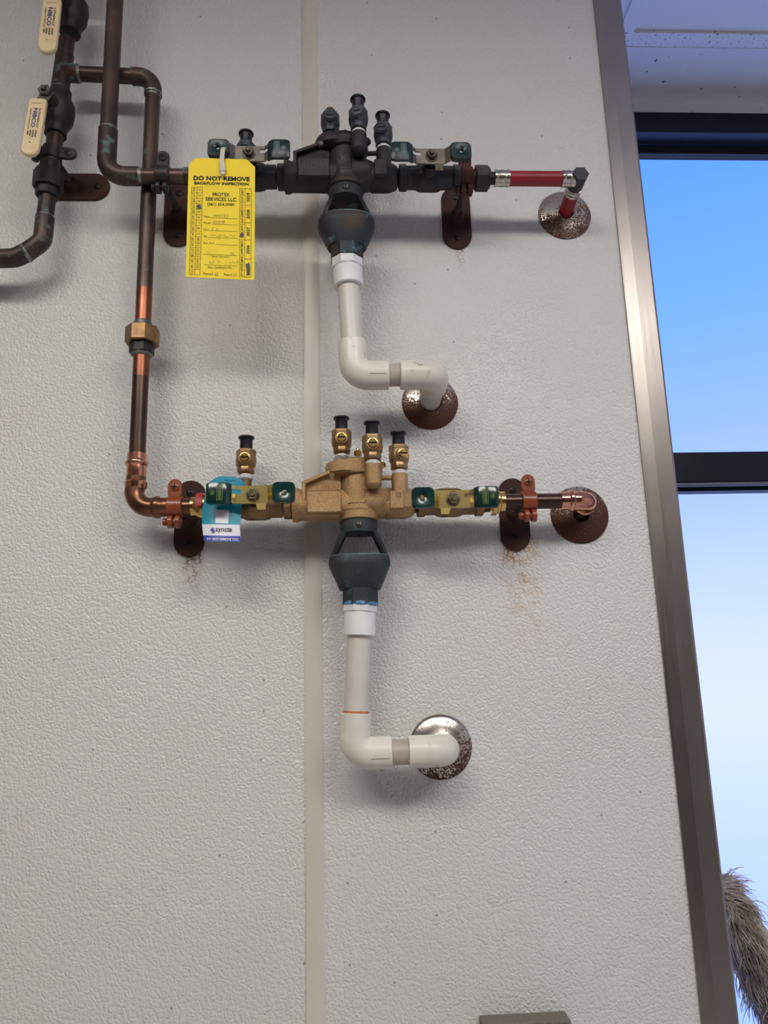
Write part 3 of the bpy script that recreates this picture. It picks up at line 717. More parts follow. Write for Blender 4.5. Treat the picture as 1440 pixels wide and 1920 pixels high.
def air_gap(label, C, mat, edge):
    """open funnel under the vent: collar, two arms, cup, hex outlet"""
    T = Thing('air_gap_funnel', label, 'drain funnel', C, 'air gap funnels under the vents')
    z = lambda py: W(670, py, SL).z - ZL
    zc0, zc1 = -.0245, -.0435
    zr, zb, zh = z(1045), z(1106), z(1134)
    T.part('collar', MB().lathe(C, Z, [(zc1, .0225), (zc1, .0262), (zc0-.002, .0268), (zc0, .0255)], 36), mat)
    screw(T, None, C+Z*((zc0+zc1)/2-.001)+FR*.0268, FR, .0046, 'nut_grey', 'set_screw', cross=False)
    rx, ry = .0435, .0330
    for s_ in (-1, 1):
        a0, a1 = math.radians(-42), math.radians(42); n = 7; loops = []
        for i in range(7):
            t = i/6; zz = (zc1+.003)+(zr-.004-zc1-.003)*t
            e = t**.85
            rrx = .0262+(rx-.0005-.0262)*e; rry = .0262+(ry-.0262)*e; w = 1-.42*t
            lp = []
            for k in range(n):
                a = (a0+(a1-a0)*k/(n-1))*w; lp.append(C+Vector((s_*rrx*math.cos(a), rry*math.sin(a), zz)))
            for k in range(n-1, -1, -1):
                a = (a0+(a1-a0)*k/(n-1))*w; lp.append(C+Vector((s_*(rrx-.0045)*math.cos(a), (rry-.0045)*math.sin(a), zz)))
            loops.append(lp)
        T.part('arm', MB().loft(loops), mat)
    def ring(zz, r, q=2.4):
        out = []
        for j in range(48):
            a = 2*PI*j/48; c, s2 = math.cos(a), math.sin(a)
            out.append(C+Vector((rx*r*math.copysign(abs(c)**(2/q), c), ry*r*math.copysign(abs(s2)**(2/q), s2), zz)))
        return out
    loops = [ring(zr-.012, .55), ring(zr-.006, .86), ring(zr, .90), ring(zr+.0005, .955), ring(zr-.003, .985, 2.6), ring(zr-.010, 1.0, 2.6), ring(zr-.014, .985, 2.6), ring(zb+.004, .70, 2.6), ring(zb, .66, 2.2)]
    T.part('cup', MB().loft(loops), mat)
    T.part('rim', MB().loft([ring(zr+.0004, .905), ring(zr+.0012, .93), ring(zr+.0008, .958), ring(zr-.001, .968), ring(zr-.001, .90)], cap=False), edge, label='pale green corroded rim')
    T.part('outlet_hex', MB().hexa(C, Z, zh, zb+.001, .0262, PI/8, 8), mat)
    return T, C+Z*zh

# ------------------------------------------------------------------ upper, tarnished assembly
backflow('black tarnished backflow preventer beside the yellow tag, upper of the two', CUP, ('black_bronze', ('slate_cock', 'slate_cock')), False)
TU, outU = air_gap('dark drain funnel streaked with turquoise under the black backflow preventer', CUP, 'vert_dark', 'patina_edge')
old_lev = ('green_vinyl_old', 'handle_grey', 'nut_grey')
cUL = AU(474); cUR = AU(803)
p = W(461, 283, SU-.004)
ball_valve('black ball valve with green winged handle behind the yellow tag', cUL, True, ('black_valve', 'black_valve', old_lev, 'pale_print', ('slate_cock', 'slate_cock')), cock=Vector((p.x, p.y, ZU+.0215)), dz=.004)
ball_valve('black ball valve with green winged handle next to the red pipe', cUR, False, ('black_valve', 'black_valve', old_lev, 'pale_print', None), dz=.002)
# lower, newer assembly
backflow('golden bronze backflow preventer with an arrow cast on it, lower of the two', CL, ('bronze', ('cock_brass', 'brass')), True)
TLo, outL = air_gap('greenish black drain funnel under the golden backflow preventer', CL, 'green_patina', 'patina_edge')
new_lev = ('green_vinyl', 'handle_zinc', 'nut_bright')
cLL = AL(482); cLR = AL(841)
p = W(461, 893, SL-.004)
ball_valve('bronze ball valve with green and gold handle holding the blue tag', cLL, False, ('valve_bronze', 'valve_bronze', new_lev, 'gold_print', ('cock_brass', 'brass')), cock=p, dz=.0045)
ball_valve('bronze ball valve with green and gold handle right of the golden backflow preventer', cLR, True, ('valve_bronze', 'valve_bronze', new_lev, 'gold_print', None), dz=-.006)

# ------------------------------------------------------------------ copper pipes
def rad(px_w, p): return px_w/2*kk(p)
RP = .0117
# front riser: down from above, elbow, into the upper valve
T = Thing('copper_pipe', 'brown tarnished riser pipe that bends right toward the yellow tag', 'pipe', AU(215))
a = W(203, 250, SU); top = W(219, -60, SU); top = a+(top-a)*((CEIL-a.z)/(top.z-a.z)); cor = Vector((a.x+(ZU-a.z)*(top.x-a.x)/(top.z-a.z), -SU, ZU))
T.part('pipe', MB().tube([top, a+(cor-a)*.1], .0127), 'aged_copper')
T.part('pipe', MB().tube([AU(256), AU(430)], RP), 'aged_copper')
e0 = W(203, 243, SU); T.part('elbow', MB().tube(fillet([e0, cor, AU(262)], .030, 12), RP+.0026), 'aged_fitting')
T.part('solder_ring', MB().lathe(e0, (cor-e0), [(-.002, RP+.0008), (.0005, RP+.003), (.002, RP+.0026)], 24), 'solder')
T.part('solder_ring', MB().lathe(AU(262), X, [(-.003, RP+.002), (.0, RP+.0022), (.004, RP)], 24), 'solder')
T.part('coupling', MB().lathe(AU(346), X, [(0, RP), (.0005, RP+.002), (.03, RP+.002), (.07, RP+.002), (.0705, RP)], 24), 'aged_fitting')

# left manifold: valves in line, tee, union, bend to the left
SV = SL
def V_(px, py): return W(px, py, SV)
T = Thing('copper_pipe', 'dark corroded pipe line with a tee, carrying the two cream-handled valves', 'pipe', V_(100, 280))
line = [(150, -60), (133, 27), (117, 137), (103, 260), (94, 330), (87, 388), (82, 424)]
lt0, lt1 = V_(142, -26), V_(150, -60)
T.part('pipe', MB().tube([lt0, lt0+(lt1-lt0)*((CEIL-lt0.z)/(lt1.z-lt0.z))], .0125), 'aged_fitting')
for seg in ( [(125, 76), (117, 137), (112, 172)], [(104, 254), (103, 260), (94, 330), (87, 388), (82, 424)]):
    T.part('pipe', MB().tube([V_(*q) for q in seg], .0125), 'aged_fitting')
tee = V_(117, 137); up = (V_(133, 27)-tee).normalized()
brl, brr = V_(117, 137), V_(262, 144)
m = MB().lathe(tee, up, [(-.028, RP), (-.0278, RP+.0023), (.034, RP+.0023), (.0342, RP)], 26); bd = (brr-tee).normalized()
m.lathe(tee, bd, [(0, RP+.0023), (.026, RP+.0023), (.0262, RP)], 26)
T.part('tee', m, 'aged_fitting')
for t_ in (.035, -.0285): T.part('solder_ring', MB().lathe(tee+up*t_, up, [(-.002, RP), (0, RP+.0016), (.002, RP)], 24), 'solder')
u0 = V_(91, 338); dn = (V_(87, 388)-u0).normalized()
T.part('union_nut', MB().hexa(u0, dn, -.013, .016, .0225, PI/8, 8), 'dark_fitting')
T.part('union_tail', MB().hexa(u0, dn, .015, .030, .0175, PI/8, 8), 'dark_fitting')
T.part('union_collar', MB().lathe(u0, dn, [(-.030, RP), (-.030, RP+.003), (-.012, RP+.003)], 22), 'dark_fitting')
el = fillet([V_(84.5, 408), V_(80, 452), V_(46, 476)], .020, 10)
T.part('elbow', MB().tube(el, RP+.0022), 'aged_fitting')
T.part('solder_ring', MB().lathe(V_(84.7, 407), dn, [(-.002, RP), (0, RP+.0024), (.002, RP+.002)], 24), 'solder')
el2 = fillet([V_(52, 472), V_(28, 484), V_(-420, 494)], .03, 6)
T.part('elbow', MB().tube(el2, RP+.0024), 'aged_fitting')
T.part('solder_ring', MB().lathe(V_(49, 474), (V_(28, 484)-V_(52, 472)), [(-.003, RP+.002), (0, RP+.0036), (.003, RP+.002)], 24), 'solder')

# rear branch: from the tee to the right, down past the riser to the lower assembly
T = Thing('copper_pipe', 'long brown drop pipe with a bronze union, running down to the lower valves', 'pipe', AL(258))
ce0 = W(288, 145, SV); bot = AL(252)
vx = lambda py: W({0: 0}.get(py, 288-(py-150)*.0436), py, SV)
T.part('pipe', MB().tube([tee+bd*.02, V_(262, 144)], RP), 'aged_copper')
T.part('solder_ring', MB().lathe(tee+bd*.027, bd, [(-.003, RP+.002), (0, RP+.0024), (.003, RP)], 24), 'solder')
T.part('elbow', MB().tube(fillet([V_(248, 143.4), ce0, vx(180)], .026, 12), RP+.0020), 'aged_fitting')
T.part('solder_ring', MB().lathe(vx(178), vx(200)-vx(178), [(-.003, RP+.002), (.0, RP+.0023), (.004, RP), (.006, RP)], 24), 'solder')
T.part('pipe', MB().tube([vx(172), vx(545)], RP), 'aged_copper')
T.part('heated_section', MB().tube([vx(543), vx(605)], RP+.0001), 'heat_copper', label='bright orange copper section above the union')
un = vx(632); ud = (vx(700)-un).normalized()
T.part('union_nut', MB().hexa(un, ud, -.013, .012, .0248, PI/8, 8), 'union_bronze', label='large bronze union nut')
T.part('union_tail', MB().hexa(un, ud, .010, .028, .0182, PI/8, 8), 'dark_fitting')
T.part('solder_ring', MB().lathe(un, ud, [(.027, .0165), (.030, .0150), (.032, RP)], 24), 'solder')
T.part('solder_ring', MB().lathe(un, ud, [(-.025, RP), (-.022, RP+.0016), (-.014, RP+.002), (-.010, RP+.0035)], 24), 'solder')
T.part('heated_section', MB().tube([vx(662), vx(708)], RP+.0001), 'heat_copper')
T.part('pipe', MB().tube([vx(706), vx(870)], RP), 'brown_copper')
# press elbow
s0 = vx(851); sd = (vx(905)-s0).normalized()
cr_ = AL(248)
T.part('press_sleeve', MB().lathe(s0, sd, [(0, RP+.0005), (.0005, RP+.0022), (.010, RP+.0022), (.012, RP+.0042), (.0145, RP+.0046), (.017, RP+.0040), (.019, RP+.0018), (.034, RP+.0024), (.038, RP+.001)], 12), 'bright_copper')
T.part('elbow', MB().tube(fillet([s0+sd*.034, cr_, AL(303)], .024, 12), RP+.0020), 'dull_copper')
T.part('elbow_collar', MB().lathe(s0+sd*.040, sd, [(0, RP+.0015), (.003, RP+.0042), (.009, RP+.0040), (.013, RP+.002)], 26), 'bright_copper')
T.part('press_bead', MB().lathe(AL(296), X, [(-.008, RP+.0018), (-.003, RP+.0042), (.002, RP+.0042), (.005, RP+.0020), (.014, RP+.0020), (.0142, RP)], 26), 'dull_copper')
T.part('pipe', MB().tube([AL(300), AL(378)], RP), 'dull_copper')
T.part('brass_adapter', MB().lathe(AL(359), X, [(0, RP), (.0005, RP+.0030), (.007, RP+.0030), (.012, RP+.0065), (.016, RP+.0078), (.050, RP+.0078)], 10), 'brass')
m = MB(); pS = AL(370); rS = RP+.0084
for k in range(6):
    a0, a1 = -.2+k*.2, -.2+(k+1)*.2
    m.add([Vector((pS.x+dx, pS.y-rS*math.cos(q_), pS.z+rS*math.sin(q_))) for dx, q_ in ((.001, a0), (.010, a0+.05), (.010, a1+.05), (.001, a1))], [(0, 1, 2, 3)])
T.part('sticker', m, 'label_red', label='worn red sticker on the fitting')

# copper outlet on the lower right
T = Thing('copper_pipe', 'short copper outlet pipe with shiny press elbow going into the wall', 'pipe', AL(1000))
fl = W(1086, 966, 0); cor = Vector((fl.x, -SL, ZL))
T.part('brass_adapter', MB().hexa(AL(921), X, 0, .008, .0200, PI/8, 8).lathe(AL(921), X, [(.007, .0165), (.011, .0170), (.013, .0150), (.019, .0152), (.0195, RP)], 26).lathe(AL(905), X, [(0, .012), (.02, .012)], 18), 'brass')
T.part('pipe', MB().tube([AL(936), AL(1056)], RP-.0004), 'brown_copper')
T.part('press_bead', MB().lathe(AL(1050), X, [(0, RP), (.0005, RP+.0020), (.012, RP+.0020), (.014, RP+.0042), (.018, RP+.0046), (.021, RP+.002)], 14), 'pink_copper')
T.part('elbow', MB().tube(fillet([AL(1072), cor, Vector((fl.x, -.016, ZL))], .021, 12), RP+.0026), 'pink_copper')
T.part('press_bead', MB().lathe(Vector((fl.x, -.030, ZL)), Y, [(-.003, RP+.002), (0, RP+.0044), (.004, RP+.0044), (.006, RP+.0022), (.016, RP+.0022)], 26), 'pink_copper')
T.part('pipe', MB().tube([Vector((fl.x, -.018, ZL)), Vector((fl.x, 0, fl.z))], RP), 'dull_copper')

# red flexible line on the upper right
T = Thing('red_water_pipe', 'red plastic water pipe with steel crimp sleeves and black elbow', 'pipe', AU(1000))
fr_ = W(1058, 405, 0); cor = Vector((fr_.x, -SU, ZU))
T.part('hex_adapter', MB().hexa(AU(890), X, 0, .0205, .0200, PI/8, 8).lathe(AU(890), X, [(.020, .016), (.023, .0155), (.0235, .010), (.030, .0095)], 20).lathe(AU(845), X, [(0, .0135), (.04, .0135)], 20), 'dark_fitting')
def crimp(o, ax, l): return MB().lathe(o, ax, [(0, .0105), (.0004, .0128), (.003, .0131), (.0055, .0119), (.009, .0128), (l-.009, .0128), (l-.0055, .0119), (l-.003, .0131), (l, .0126), (l, .0105)], 26)
T.part('crimp_sleeve', crimp(AU(926), X, AU(954).x-AU(926).x), 'crimp_steel')
T.part('pipe', MB().tube([AU(932), AU(1070)], .0115), 'pex_red')
ca, cb_ = AU(1052), AU(1077)
T.part('crimp_sleeve', crimp(ca, X, cb_.x-ca.x), 'crimp_steel')
T.part('elbow', MB().tube(fillet([cb_, cor, Vector((fr_.x, -SU+.022, ZU))], .008, 8), .0122).hexa(cor+FR*.002, Y, -.012, .006, .0132, PI/6), 'pex_elbow', bevel=.001)
T.part('crimp_sleeve', crimp(Vector((fr_.x, -SU+.018, ZU)), Y, .018), 'crimp_steel')
T.part('pipe', MB().tube([Vector((fr_.x, -SU+.03, ZU)), Vector((fr_.x, 0, fr_.z))], .0115), 'pex_red')
m = MB(); q = AU(978); rr = .0116
for k in range(22):
    if k in (4, 9, 14): continue
    x = AU(960).x+k*(AU(1045).x-AU(960).x)/22; a0 = -.2+random.uniform(-.05, .05); a1 = .25+random.uniform(-.05, .08)
    w = .0008
    pts = [Vector((x+dx, -SU-rr*math.cos(a), ZU-rr*math.sin(a)*1.0)) for dx, a in ((0, a0+.3), (w, a0+.3), (w, a1+.3), (0, a1+.3))]
    m.add(pts, [(0, 1, 2, 3)])
T.part('worn_print', m, 'rust_ring', smooth=0)

# ------------------------------------------------------------------ wall flanges
def flange(label, c, rpx, hole, mat):
    r = rpx*kk(c)
    T = Thing('pipe_flange', label, 'flange', c, 'round wall flanges')
    T.part('cover_plate', MB().lathe(c+FR*.001, FR, [(0, r*.98), (.0008, r), (.002, r*.985), (.0045, r*.9), (.008, r*.62), (.010, hole+.003), (.011, hole+.0006), (.009, hole), (.001, hole)], 48, cap=False), mat)
    return T
flange('round rusty wall flange around the red pipe', fr_, 50, .0118, 'flange_red_line')
fU = W(806, 756, 0); flange('round half-rusted wall flange around the upper white drain pipe', fU, 53, .0172, 'flange_drain_top')
flange('round dark rusted wall flange behind the copper elbow', fl, 55, .0122, 'flange_copper')
fLw = W(826, 1400, 0); flange('round chrome wall flange with rust specks behind the lower white drain pipe', fLw, 59, .0172, 'flange_drain_low')

# ------------------------------------------------------------------ white drain pipes
RV = .0165
def drain(label, start, zc, px_el, py_el, flc, s, new):
    T = Thing('drain_pipe', label, 'drain pipe', start)
    sleeve_len = .038 if new else .030
    c0 = W(px_el, py_el, s); zc = c0.z
    dirv = (c0-start).normalized()
    hexr = .0232
    T.part('threaded_adapter', MB().hexa(start, dirv, -.003, .014 if not new else .011, .0248, PI/8, 8).lathe(start, dirv, [(.010, .0215), (.012, .0222), (.042, .0222), (.043, .0214), (.043, RV)], 32), 'pvc_new')
    if new: T.part('sealant_ring', MB().lathe(start, dirv, [(-.004, .0236), (-.0025, .0252), (.0005, .0254), (.002, .0240)], 30), 'tape_blue', label='smear of blue sealant at the joint')
    T.part('pipe', MB().tube([start+dirv*.04, c0-dirv*.03], RV), 'pvc_pipe')
    cw = Vector((flc.x, -s, zc)); RE = .0212
    el1a = c0-dirv*.052
    T.part('elbow', MB().tube(fillet([el1a, c0, c0+(cw-c0).normalized()*.050], .0215, 14), RE, 32), 'pvc_old', bevel=.0008)
    if new: T.part('primer_ring', MB().lathe(el1a, dirv, [(-.003, RV), (-.002, RV+.0006), (.0004, RV+.0018), (.001, RV)], 30), 'primer_orange', label='orange stain ring at the joint')
    hd = (cw-c0).normalized(); Lh = (cw-c0).length
    T.part('pipe', MB().tube([c0+hd*.045, cw-hd*.045], RV), 'pvc_stub')
    st = cw-hd*(.052 if not new else .050)
    T.part('elbow', MB().tube(fillet([st, cw, Vector((cw.x, -s+.044 if not new else -s+.036, zc))], .0212, 14), RE, 32), 'pvc_old', bevel=.0008)
    T.part('pipe', MB().tube([Vector((cw.x, -s+.03, zc)), Vector((cw.x, 0, flc.z))], RV), 'pvc_pipe')
    if not new:
        c = st+hd*.028+FR*RE*.86+Z*(RE*.5); n = (FR*.86+Z*.5)
        T.part('mould_button', MB().lathe(c-n*.001, n, [(0, .0052), (.0022, .0050), (.0024, .0042)], 20), 'pvc_old')
    # faint mould seam
    m = MB(); rs = RE+.0003
    for sgn, (a, b) in ((1, (c0+hd*.022, c0+hd*.046)),):
        ang = .25
        o_ = Vector((0, -math.cos(ang)*rs, -math.sin(ang)*rs)); o2 = Vector((0, -math.cos(ang+.04)*rs, -math.sin(ang+.04)*rs))
        m.add([a+o_, b+o_, b+o2, a+o2], [(0, 1, 2, 3)])
    T.part('mould_seam', m, 'mould_mark', smooth=0)
    return T, c0, cw
drain('white plastic drain pipe under the black funnel, upper of the two', outU, 0, 664, 704, fU, SU+.004, False)
Tdl, dc0, dcw = drain('white plastic drain pipe with blue sealant under the lower funnel', outL, 0, 664, 1413, fLw, SL+.002, True)
# water beads hanging below the lower drain
def drop(px, py, s, rpx, lab):
    c = W(px, py, s); r = rpx*kk(c)
    o = link('water_drop', MB().lathe(c, -Z, [(-r*1.1, r*.9), (-r*.5, r*1.1), (0, r), (r*.5, r*.78), (r*.85, r*.4), (r*.98, .00005)], 14), 'water', None, c)
    o['label'] = lab; o['category'] = 'water drop'; o['group'] = 'water drops under the lower drain'
drop(716, 1441, SL+.004, 5, 'clear water drop hanging under the bend of the lower drain pipe')
drop(742, 1437, SL+.004, 4, 'clear water drop under the bare stub of the lower drain pipe')
drop(796, 1446, SL+.006, 5, 'clear water drop below the second white elbow, left one')
drop(816, 1445, SL+.006, 4, 'clear water drop below the second white elbow, right one')
drop(674, 1002, SL+.012, 4, 'clear water drop about to fall inside the lower funnel opening')

# ------------------------------------------------------------------ pipe hangers
old = ('rust_plate', 'rust_ring', 'rod_steel'); dk = ('rust_plate', 'dark_fitting', 'rod_steel'); nw = ('rust_plate', 'orange_paint', 'rod_steel')
hp = lambda w, h: (w*.00081, h*.00081)
c = W(140, 353); A = V_(98, 290)
hanger('dark pipe hanger with sideways oval plate under the lower cream handle', A, RP+.0004, c, dk, True, axis=(V_(103, 260)-A).normalized(), ear=X, plate_hw=(.048, .115))
hanger('dark pipe hanger partly hidden behind the yellow tag', AU(306), RP+.0002, W(336, 405), dk, plate_hw=(.047, .115))
hanger('rust-red pipe hanger left of the red pipe', AU(872), .0138, W(855, 411), old, plate_hw=(.048, .114))
hanger('orange painted pipe hanger left of the blue tag', AL(329), RP+.0002, W(357, 973), nw, plate_hw=(.045, .116))
hanger('orange painted pipe hanger near the copper elbow', AL(991), RP-.0002, W(963, 965), nw, plate_hw=(.045, .112))

# ------------------------------------------------------------------ cream handled valves on the left line
def lever_valve(label, body_px, nut_px, top_px, bot_px, sleeve_w, blot):
    C = V_(*body_px); dirv = (V_(133, 27)-V_(103, 260)).normalized()
    T = Thing('lever_valve', label, 'ball valve', C, 'cream handled lever valves')
    T.part('body', MB().lathe(C, dirv, [(-.040, .0135), (-.040, .0165), (-.028, .0165), (-.024, .0185), (-.014, .0235), (.004, .0250), (.016, .0235), (.022, .0200), (.028, .0165), (.040, .0165), (.040, .0135)], 28), 'dark_fitting')
    hs = SV+.046
    nut = W(*nut_px, hs-.004); tp = W(*top_px, hs+.004); bt = W(*bot_px, hs+.006)
    st = Vector((nut.x, C.y, nut.z))
    T.part('stem_housing', MB().tube([C+Vector((0, 0, 0)), nut+Y*.006], [.016, .0085], 20), 'dark_fitting')
    ax = (bt-tp).normalized(); sd = ax.cross(FR).normalized(); w = sleeve_w*kk(tp); L_ = (bt-tp).length
    h = T.part('handle', MB().box((nut+tp)/2+ax*.004, (tp-nut).length+.020, .0028, w*.72, (tp-nut).normalized(), FR, (tp-nut).normalized().cross(FR)), 'handle_grey', bevel=.001)
    T.part('nut', MB().hexa(nut, FR, 0, .008, .0098).lathe(nut, FR, [(.007, .0045), (.012, .0045), (.0125, .004)], 4, PI/4), 'nut_grey', h)
    loops = []
    c = (tp+bt)/2
    ol = []
    for x, y in ((-w/2, L_/2-.004), (-w/2+.003, L_/2), (w/2-.003, L_/2), (w/2, L_/2-.004)): ol.append((x, y))
    n = 14
    for k in range(n+1): a = -PI*k/n; ol.append((w/2*math.cos(a), -L_/2+w/2+w/2*math.sin(a)))
    T.part('sleeve', MB().prism([c+sd*a-ax*b for a, b in ol], FR*.0085), 'cream_vinyl', h, bevel=.0022)
    f0 = c+FR*.0088
    m = MB()
    # lettering runs down the sleeve
    sd = -sd
    def at(along, across): return lambda x, y: f0+ax*(along+x)+sd*(across+y)
    k_ = kk(tp)
    put_text(m, 'S-FP600A-LF', L_*.34, w*.13, at(-L_*.14, w*.24), .01)
    T.part('print', m, 'print_dark', h, smooth=0)
    m = MB()
    put_text(m, 'NIBCO', L_*.34, w*.24, at(-L_*.14, w*.0), .03)
    T.part('brand_print', m, 'print_blue', h, smooth=0)
    m = MB()
    put_text(m, 'AHEAD OF THE FLOW', L_*.37, w*.10, at(-L_*.12, -w*.24), 0)
    for k, (al, ac, ww) in enumerate(((.14, .22, .12), (.14, .07, .13), (.13, -.08, .10), (.13, -.22, .07), (.30, -.02, .04))):
        for j in range(5 if k < 4 else 2):
            a = f0+ax*(L_*al+L_*ww*(j/5-.5))+sd*(w*ac); dx = ax*(L_*ww*.13); dy = sd*(w*.045)
            m.add([a-dy, a+dx-dy, a+dx+dy, a+dy], [(0, 1, 2, 3)])
    put_text(m, '600-WOG', w*.55, w*.07, lambda x, y: f0-ax*(L_*.40)-sd*x+ax*y, 0)
    T.part('small_print', m, 'print_dark', h, smooth=0)
    return T
lever_valve('dark valve with cream handle at the very top left, cut by the frame', (136, 25), (112, -14), (101, 4), (90, 105), 34, 0)
lever_valve('dark valve with cream handle and exposed nut, below the tee', (109, 213), (86, 174), (75, 191), (57, 297), 33, 1)

# ------------------------------------------------------------------ yellow inspection tag
ST = SU+.068
def q5(cx, cy, o=0.): return W(340+cx/8, 290+cy/8, ST+o)
T = Thing('inspection_tag', 'yellow card tag reading DO NOT REMOVE BACKFLOW INSPECTION', 'tag', q5(590, 200))
out = [(110, 150), (215, 50), (600, 58), (985, 70), (1105, 185), (1102, 900), (1095, 1878), (600, 1858), (66, 1835), (86, 1000)]
T.part('card', MB().prism([q5(a, b) for a, b in out], Y*.0006), 'card_yellow', smooth=0)
m = MB(); mt = MB(); mi = MB(); mpn = MB()
SLP = .022
def tx(mb, s, cx, cy, w, h, bold=0., rot=0, lean=0.):
    def fn(x, y):
        if rot == 0: X_, Y_ = x, -y
        elif rot == 90: X_, Y_ = y, x          # reads downward
        else: X_, Y_ = -y, -x                  # reads upward
        return q5(cx+X_+lean*Y_, cy+Y_+X_*SLP, .0006)
    put_text(mb, s, w, h, fn, bold)
def ln(mb, x0, y0, x1, y1, t=5):
    dx, dy = x1-x0, y1-y0; l = math.hypot(dx, dy); nx, ny = -dy/l*t/2, dx/l*t/2
    mb.add([q5(x0+nx, y0+ny, .0006), q5(x1+nx, y1+ny, .0006), q5(x1-nx, y1-ny, .0006), q5(x0-nx, y0-ny, .0006)], [(0, 1, 2, 3)])
tx(m, 'DO NOT REMOVE', 605, 357, 845, 66, .035); tx(m, 'BACKFLOW INSPECTION', 602, 432, 815, 42, .03)
tx(m, 'PROTEX', 597, 596, 255, 52, .008); tx(m, 'SERVICES LLC', 593, 667, 462, 54, .008); tx(m, '(361) 654-0080', 592, 750, 405, 54, .006)
# day columns on the left, slanted grid
def gl(y, x): return x - (y-480)*.0285
rows = 16; ytop, ybot = 484, 1797
for k in range(rows+1):
    y = ytop+(ybot-ytop)*k/rows; ln(mt, gl(y, 155), y, gl(y, 318), y+5, 4)
for x in (155, 238, 318): ln(mt, gl(ytop, x), ytop, gl(ybot, x), ybot+4, 5)
for k in range(16):
    y = ytop+(ybot-ytop)*(k+.5)/rows
    tx(mt, str(16+k), gl(y, 192), y, 46, 36, .005, 90)
    if k != 3 and k < 15: tx(mt, str(k+1), gl(y, 276), y+3, 40 if k > 8 else (7 if k == 0 else 22), 36, .005, 90)
# months and years on the right
ys = [508, 608, 715, 828, 930, 1042, 1148, 1275, 1393, 1505, 1618, 1730, 1832]
mon = ['DEC', 'NOV', 'OCT', 'SEP', 'AUG', 'JUL', None, 'MAY', 'APR', 'MAR', 'FEB', 'JAN']
def gr(y, x): return x - (y-508)*.006
for y in ys: ln(mt, gr(y, 876), y, gr(y, 956), y+2, 4)
for a, b, s in zip(ys, ys[1:], mon):
    if s: tx(mt, s, gr(a, 913), (a+b)/2, 84, 34, .006, -90)
yy = [508, 757, 1020, 1277, 1563, 1834]
for y in yy: ln(mt, gr(y, 956), y, gr(y, 1050), y+2, 5)
for x in (876, 956, 1050): ln(mt, gr(508, x), 506, gr(1834, x), 1836, 5)
for a, b, s in zip(yy, yy[1:], ('2029', '2028', '2027', '2026')): tx(m, s, gr(a, 1004), (a+b)/2+5, 136, 46, .012, -90)
# form lines
for y, s, x0, w in ((928, 'Make:', 445, 100), (1022, 'Model:', 455, 106), (1120, 'Size:', 425, 78), (1222, 'SN:', 408, 50), (1327, 'Exp. Date:', 518, 170)):
    tx(mt, s, 335+w/2, y, w, 32); ln(mt, x0, y+18, 838, y+30, 4)
ln(mt, 330, 1490, 832, 1512, 4); tx(mt, 'Tester Signature', 580, 1530, 270, 34)
ln(mt, 330, 1648, 832, 1668, 4); tx(mt, 'State Certification No.', 580, 1690, 365, 36)
tx(mt, 'Passed', 400, 1785, 142, 36); tx(mt, 'Failed', 698, 1798, 118, 36)
for x, y in ((505, 1772), (785, 1782)):
    for a, b, c, d in ((x, y, x+42, y), (x, y+40, x+42, y+40), (x, y, x, y+40), (x+42, y, x+42, y+40)): ln(mt, a, b, c, d, 4)
ln(mt, 512, 1795, 522, 1806, 4); ln(mt, 522, 1806, 545, 1770, 4)
# handwriting
tx(mpn, 'watts', 590, 912, 230, 46, -.012, 0, -.3); tx(mpn, '009', 565, 1012, 170, 44, -.012, 0, -.3); tx(mpn, '1', 470, 1110, 7, 50, -.01, 0, -.3)
for pts in ([(520, 1135), (545, 1095), (530, 1140), (560, 1110)], [(440, 1190), (470, 1222), (500, 1195), (540, 1228), (600, 1190), (560, 1235), (650, 1205), (690, 1240), (740, 1195), (770, 1225), (830, 1200)],
            [(410, 1265), (430, 1270)], [(540, 1262), (560, 1266), (590, 1264)], [(380, 1455), (440, 1470)], [(725, 1470), (790, 1480), (750, 1502), (790, 1500)], [(410, 1635), (430, 1595), (440, 1640), (490, 1590), (470, 1630)], [(540, 1590), (580, 1600), (545, 1640)], [(680, 1600), (665, 1645)], [(730, 1600), (720, 1645), (770, 1600), (790, 1630), (850, 1590), (840, 1640)]):
    for a, b in zip(pts, pts[1:]): ln(mpn, a[0], a[1], b[0], b[1], 4)
def blob(cx, cy, rx, ry, sd_):
    random.seed(sd_); n = 18
    pts = [q5(cx+rx*math.cos(2*PI*k/n)*random.uniform(.85, 1.12), cy+ry*math.sin(2*PI*k/n)*random.uniform(.85, 1.12), .0007) for k in range(n)]
    mi.add(pts, [tuple(range(n))])
blob(266, 778, 36, 34, 1); blob(908, 1208, 30, 34, 2); blob(912, 1178, 22, 12, 4)
mi.add([q5(a, b, .0007) for a, b in ((966, 1640), (1025, 1622), (1030, 1700), (1026, 1800), (1000, 1816), (984, 1806), (976, 1720))], [tuple(range(7))])
ln(mi, 970, 1800, 1000, 1812, 5)
T.part('bold_print', m, 'print_black', smooth=0); T.part('form_print', mt, 'print_thin', smooth=0)
T.part('punch_marks', mi, 'ink_blot', smooth=0, label='grey filled-in date marks'); T.part('handwriting', mpn, 'pencil', smooth=0)
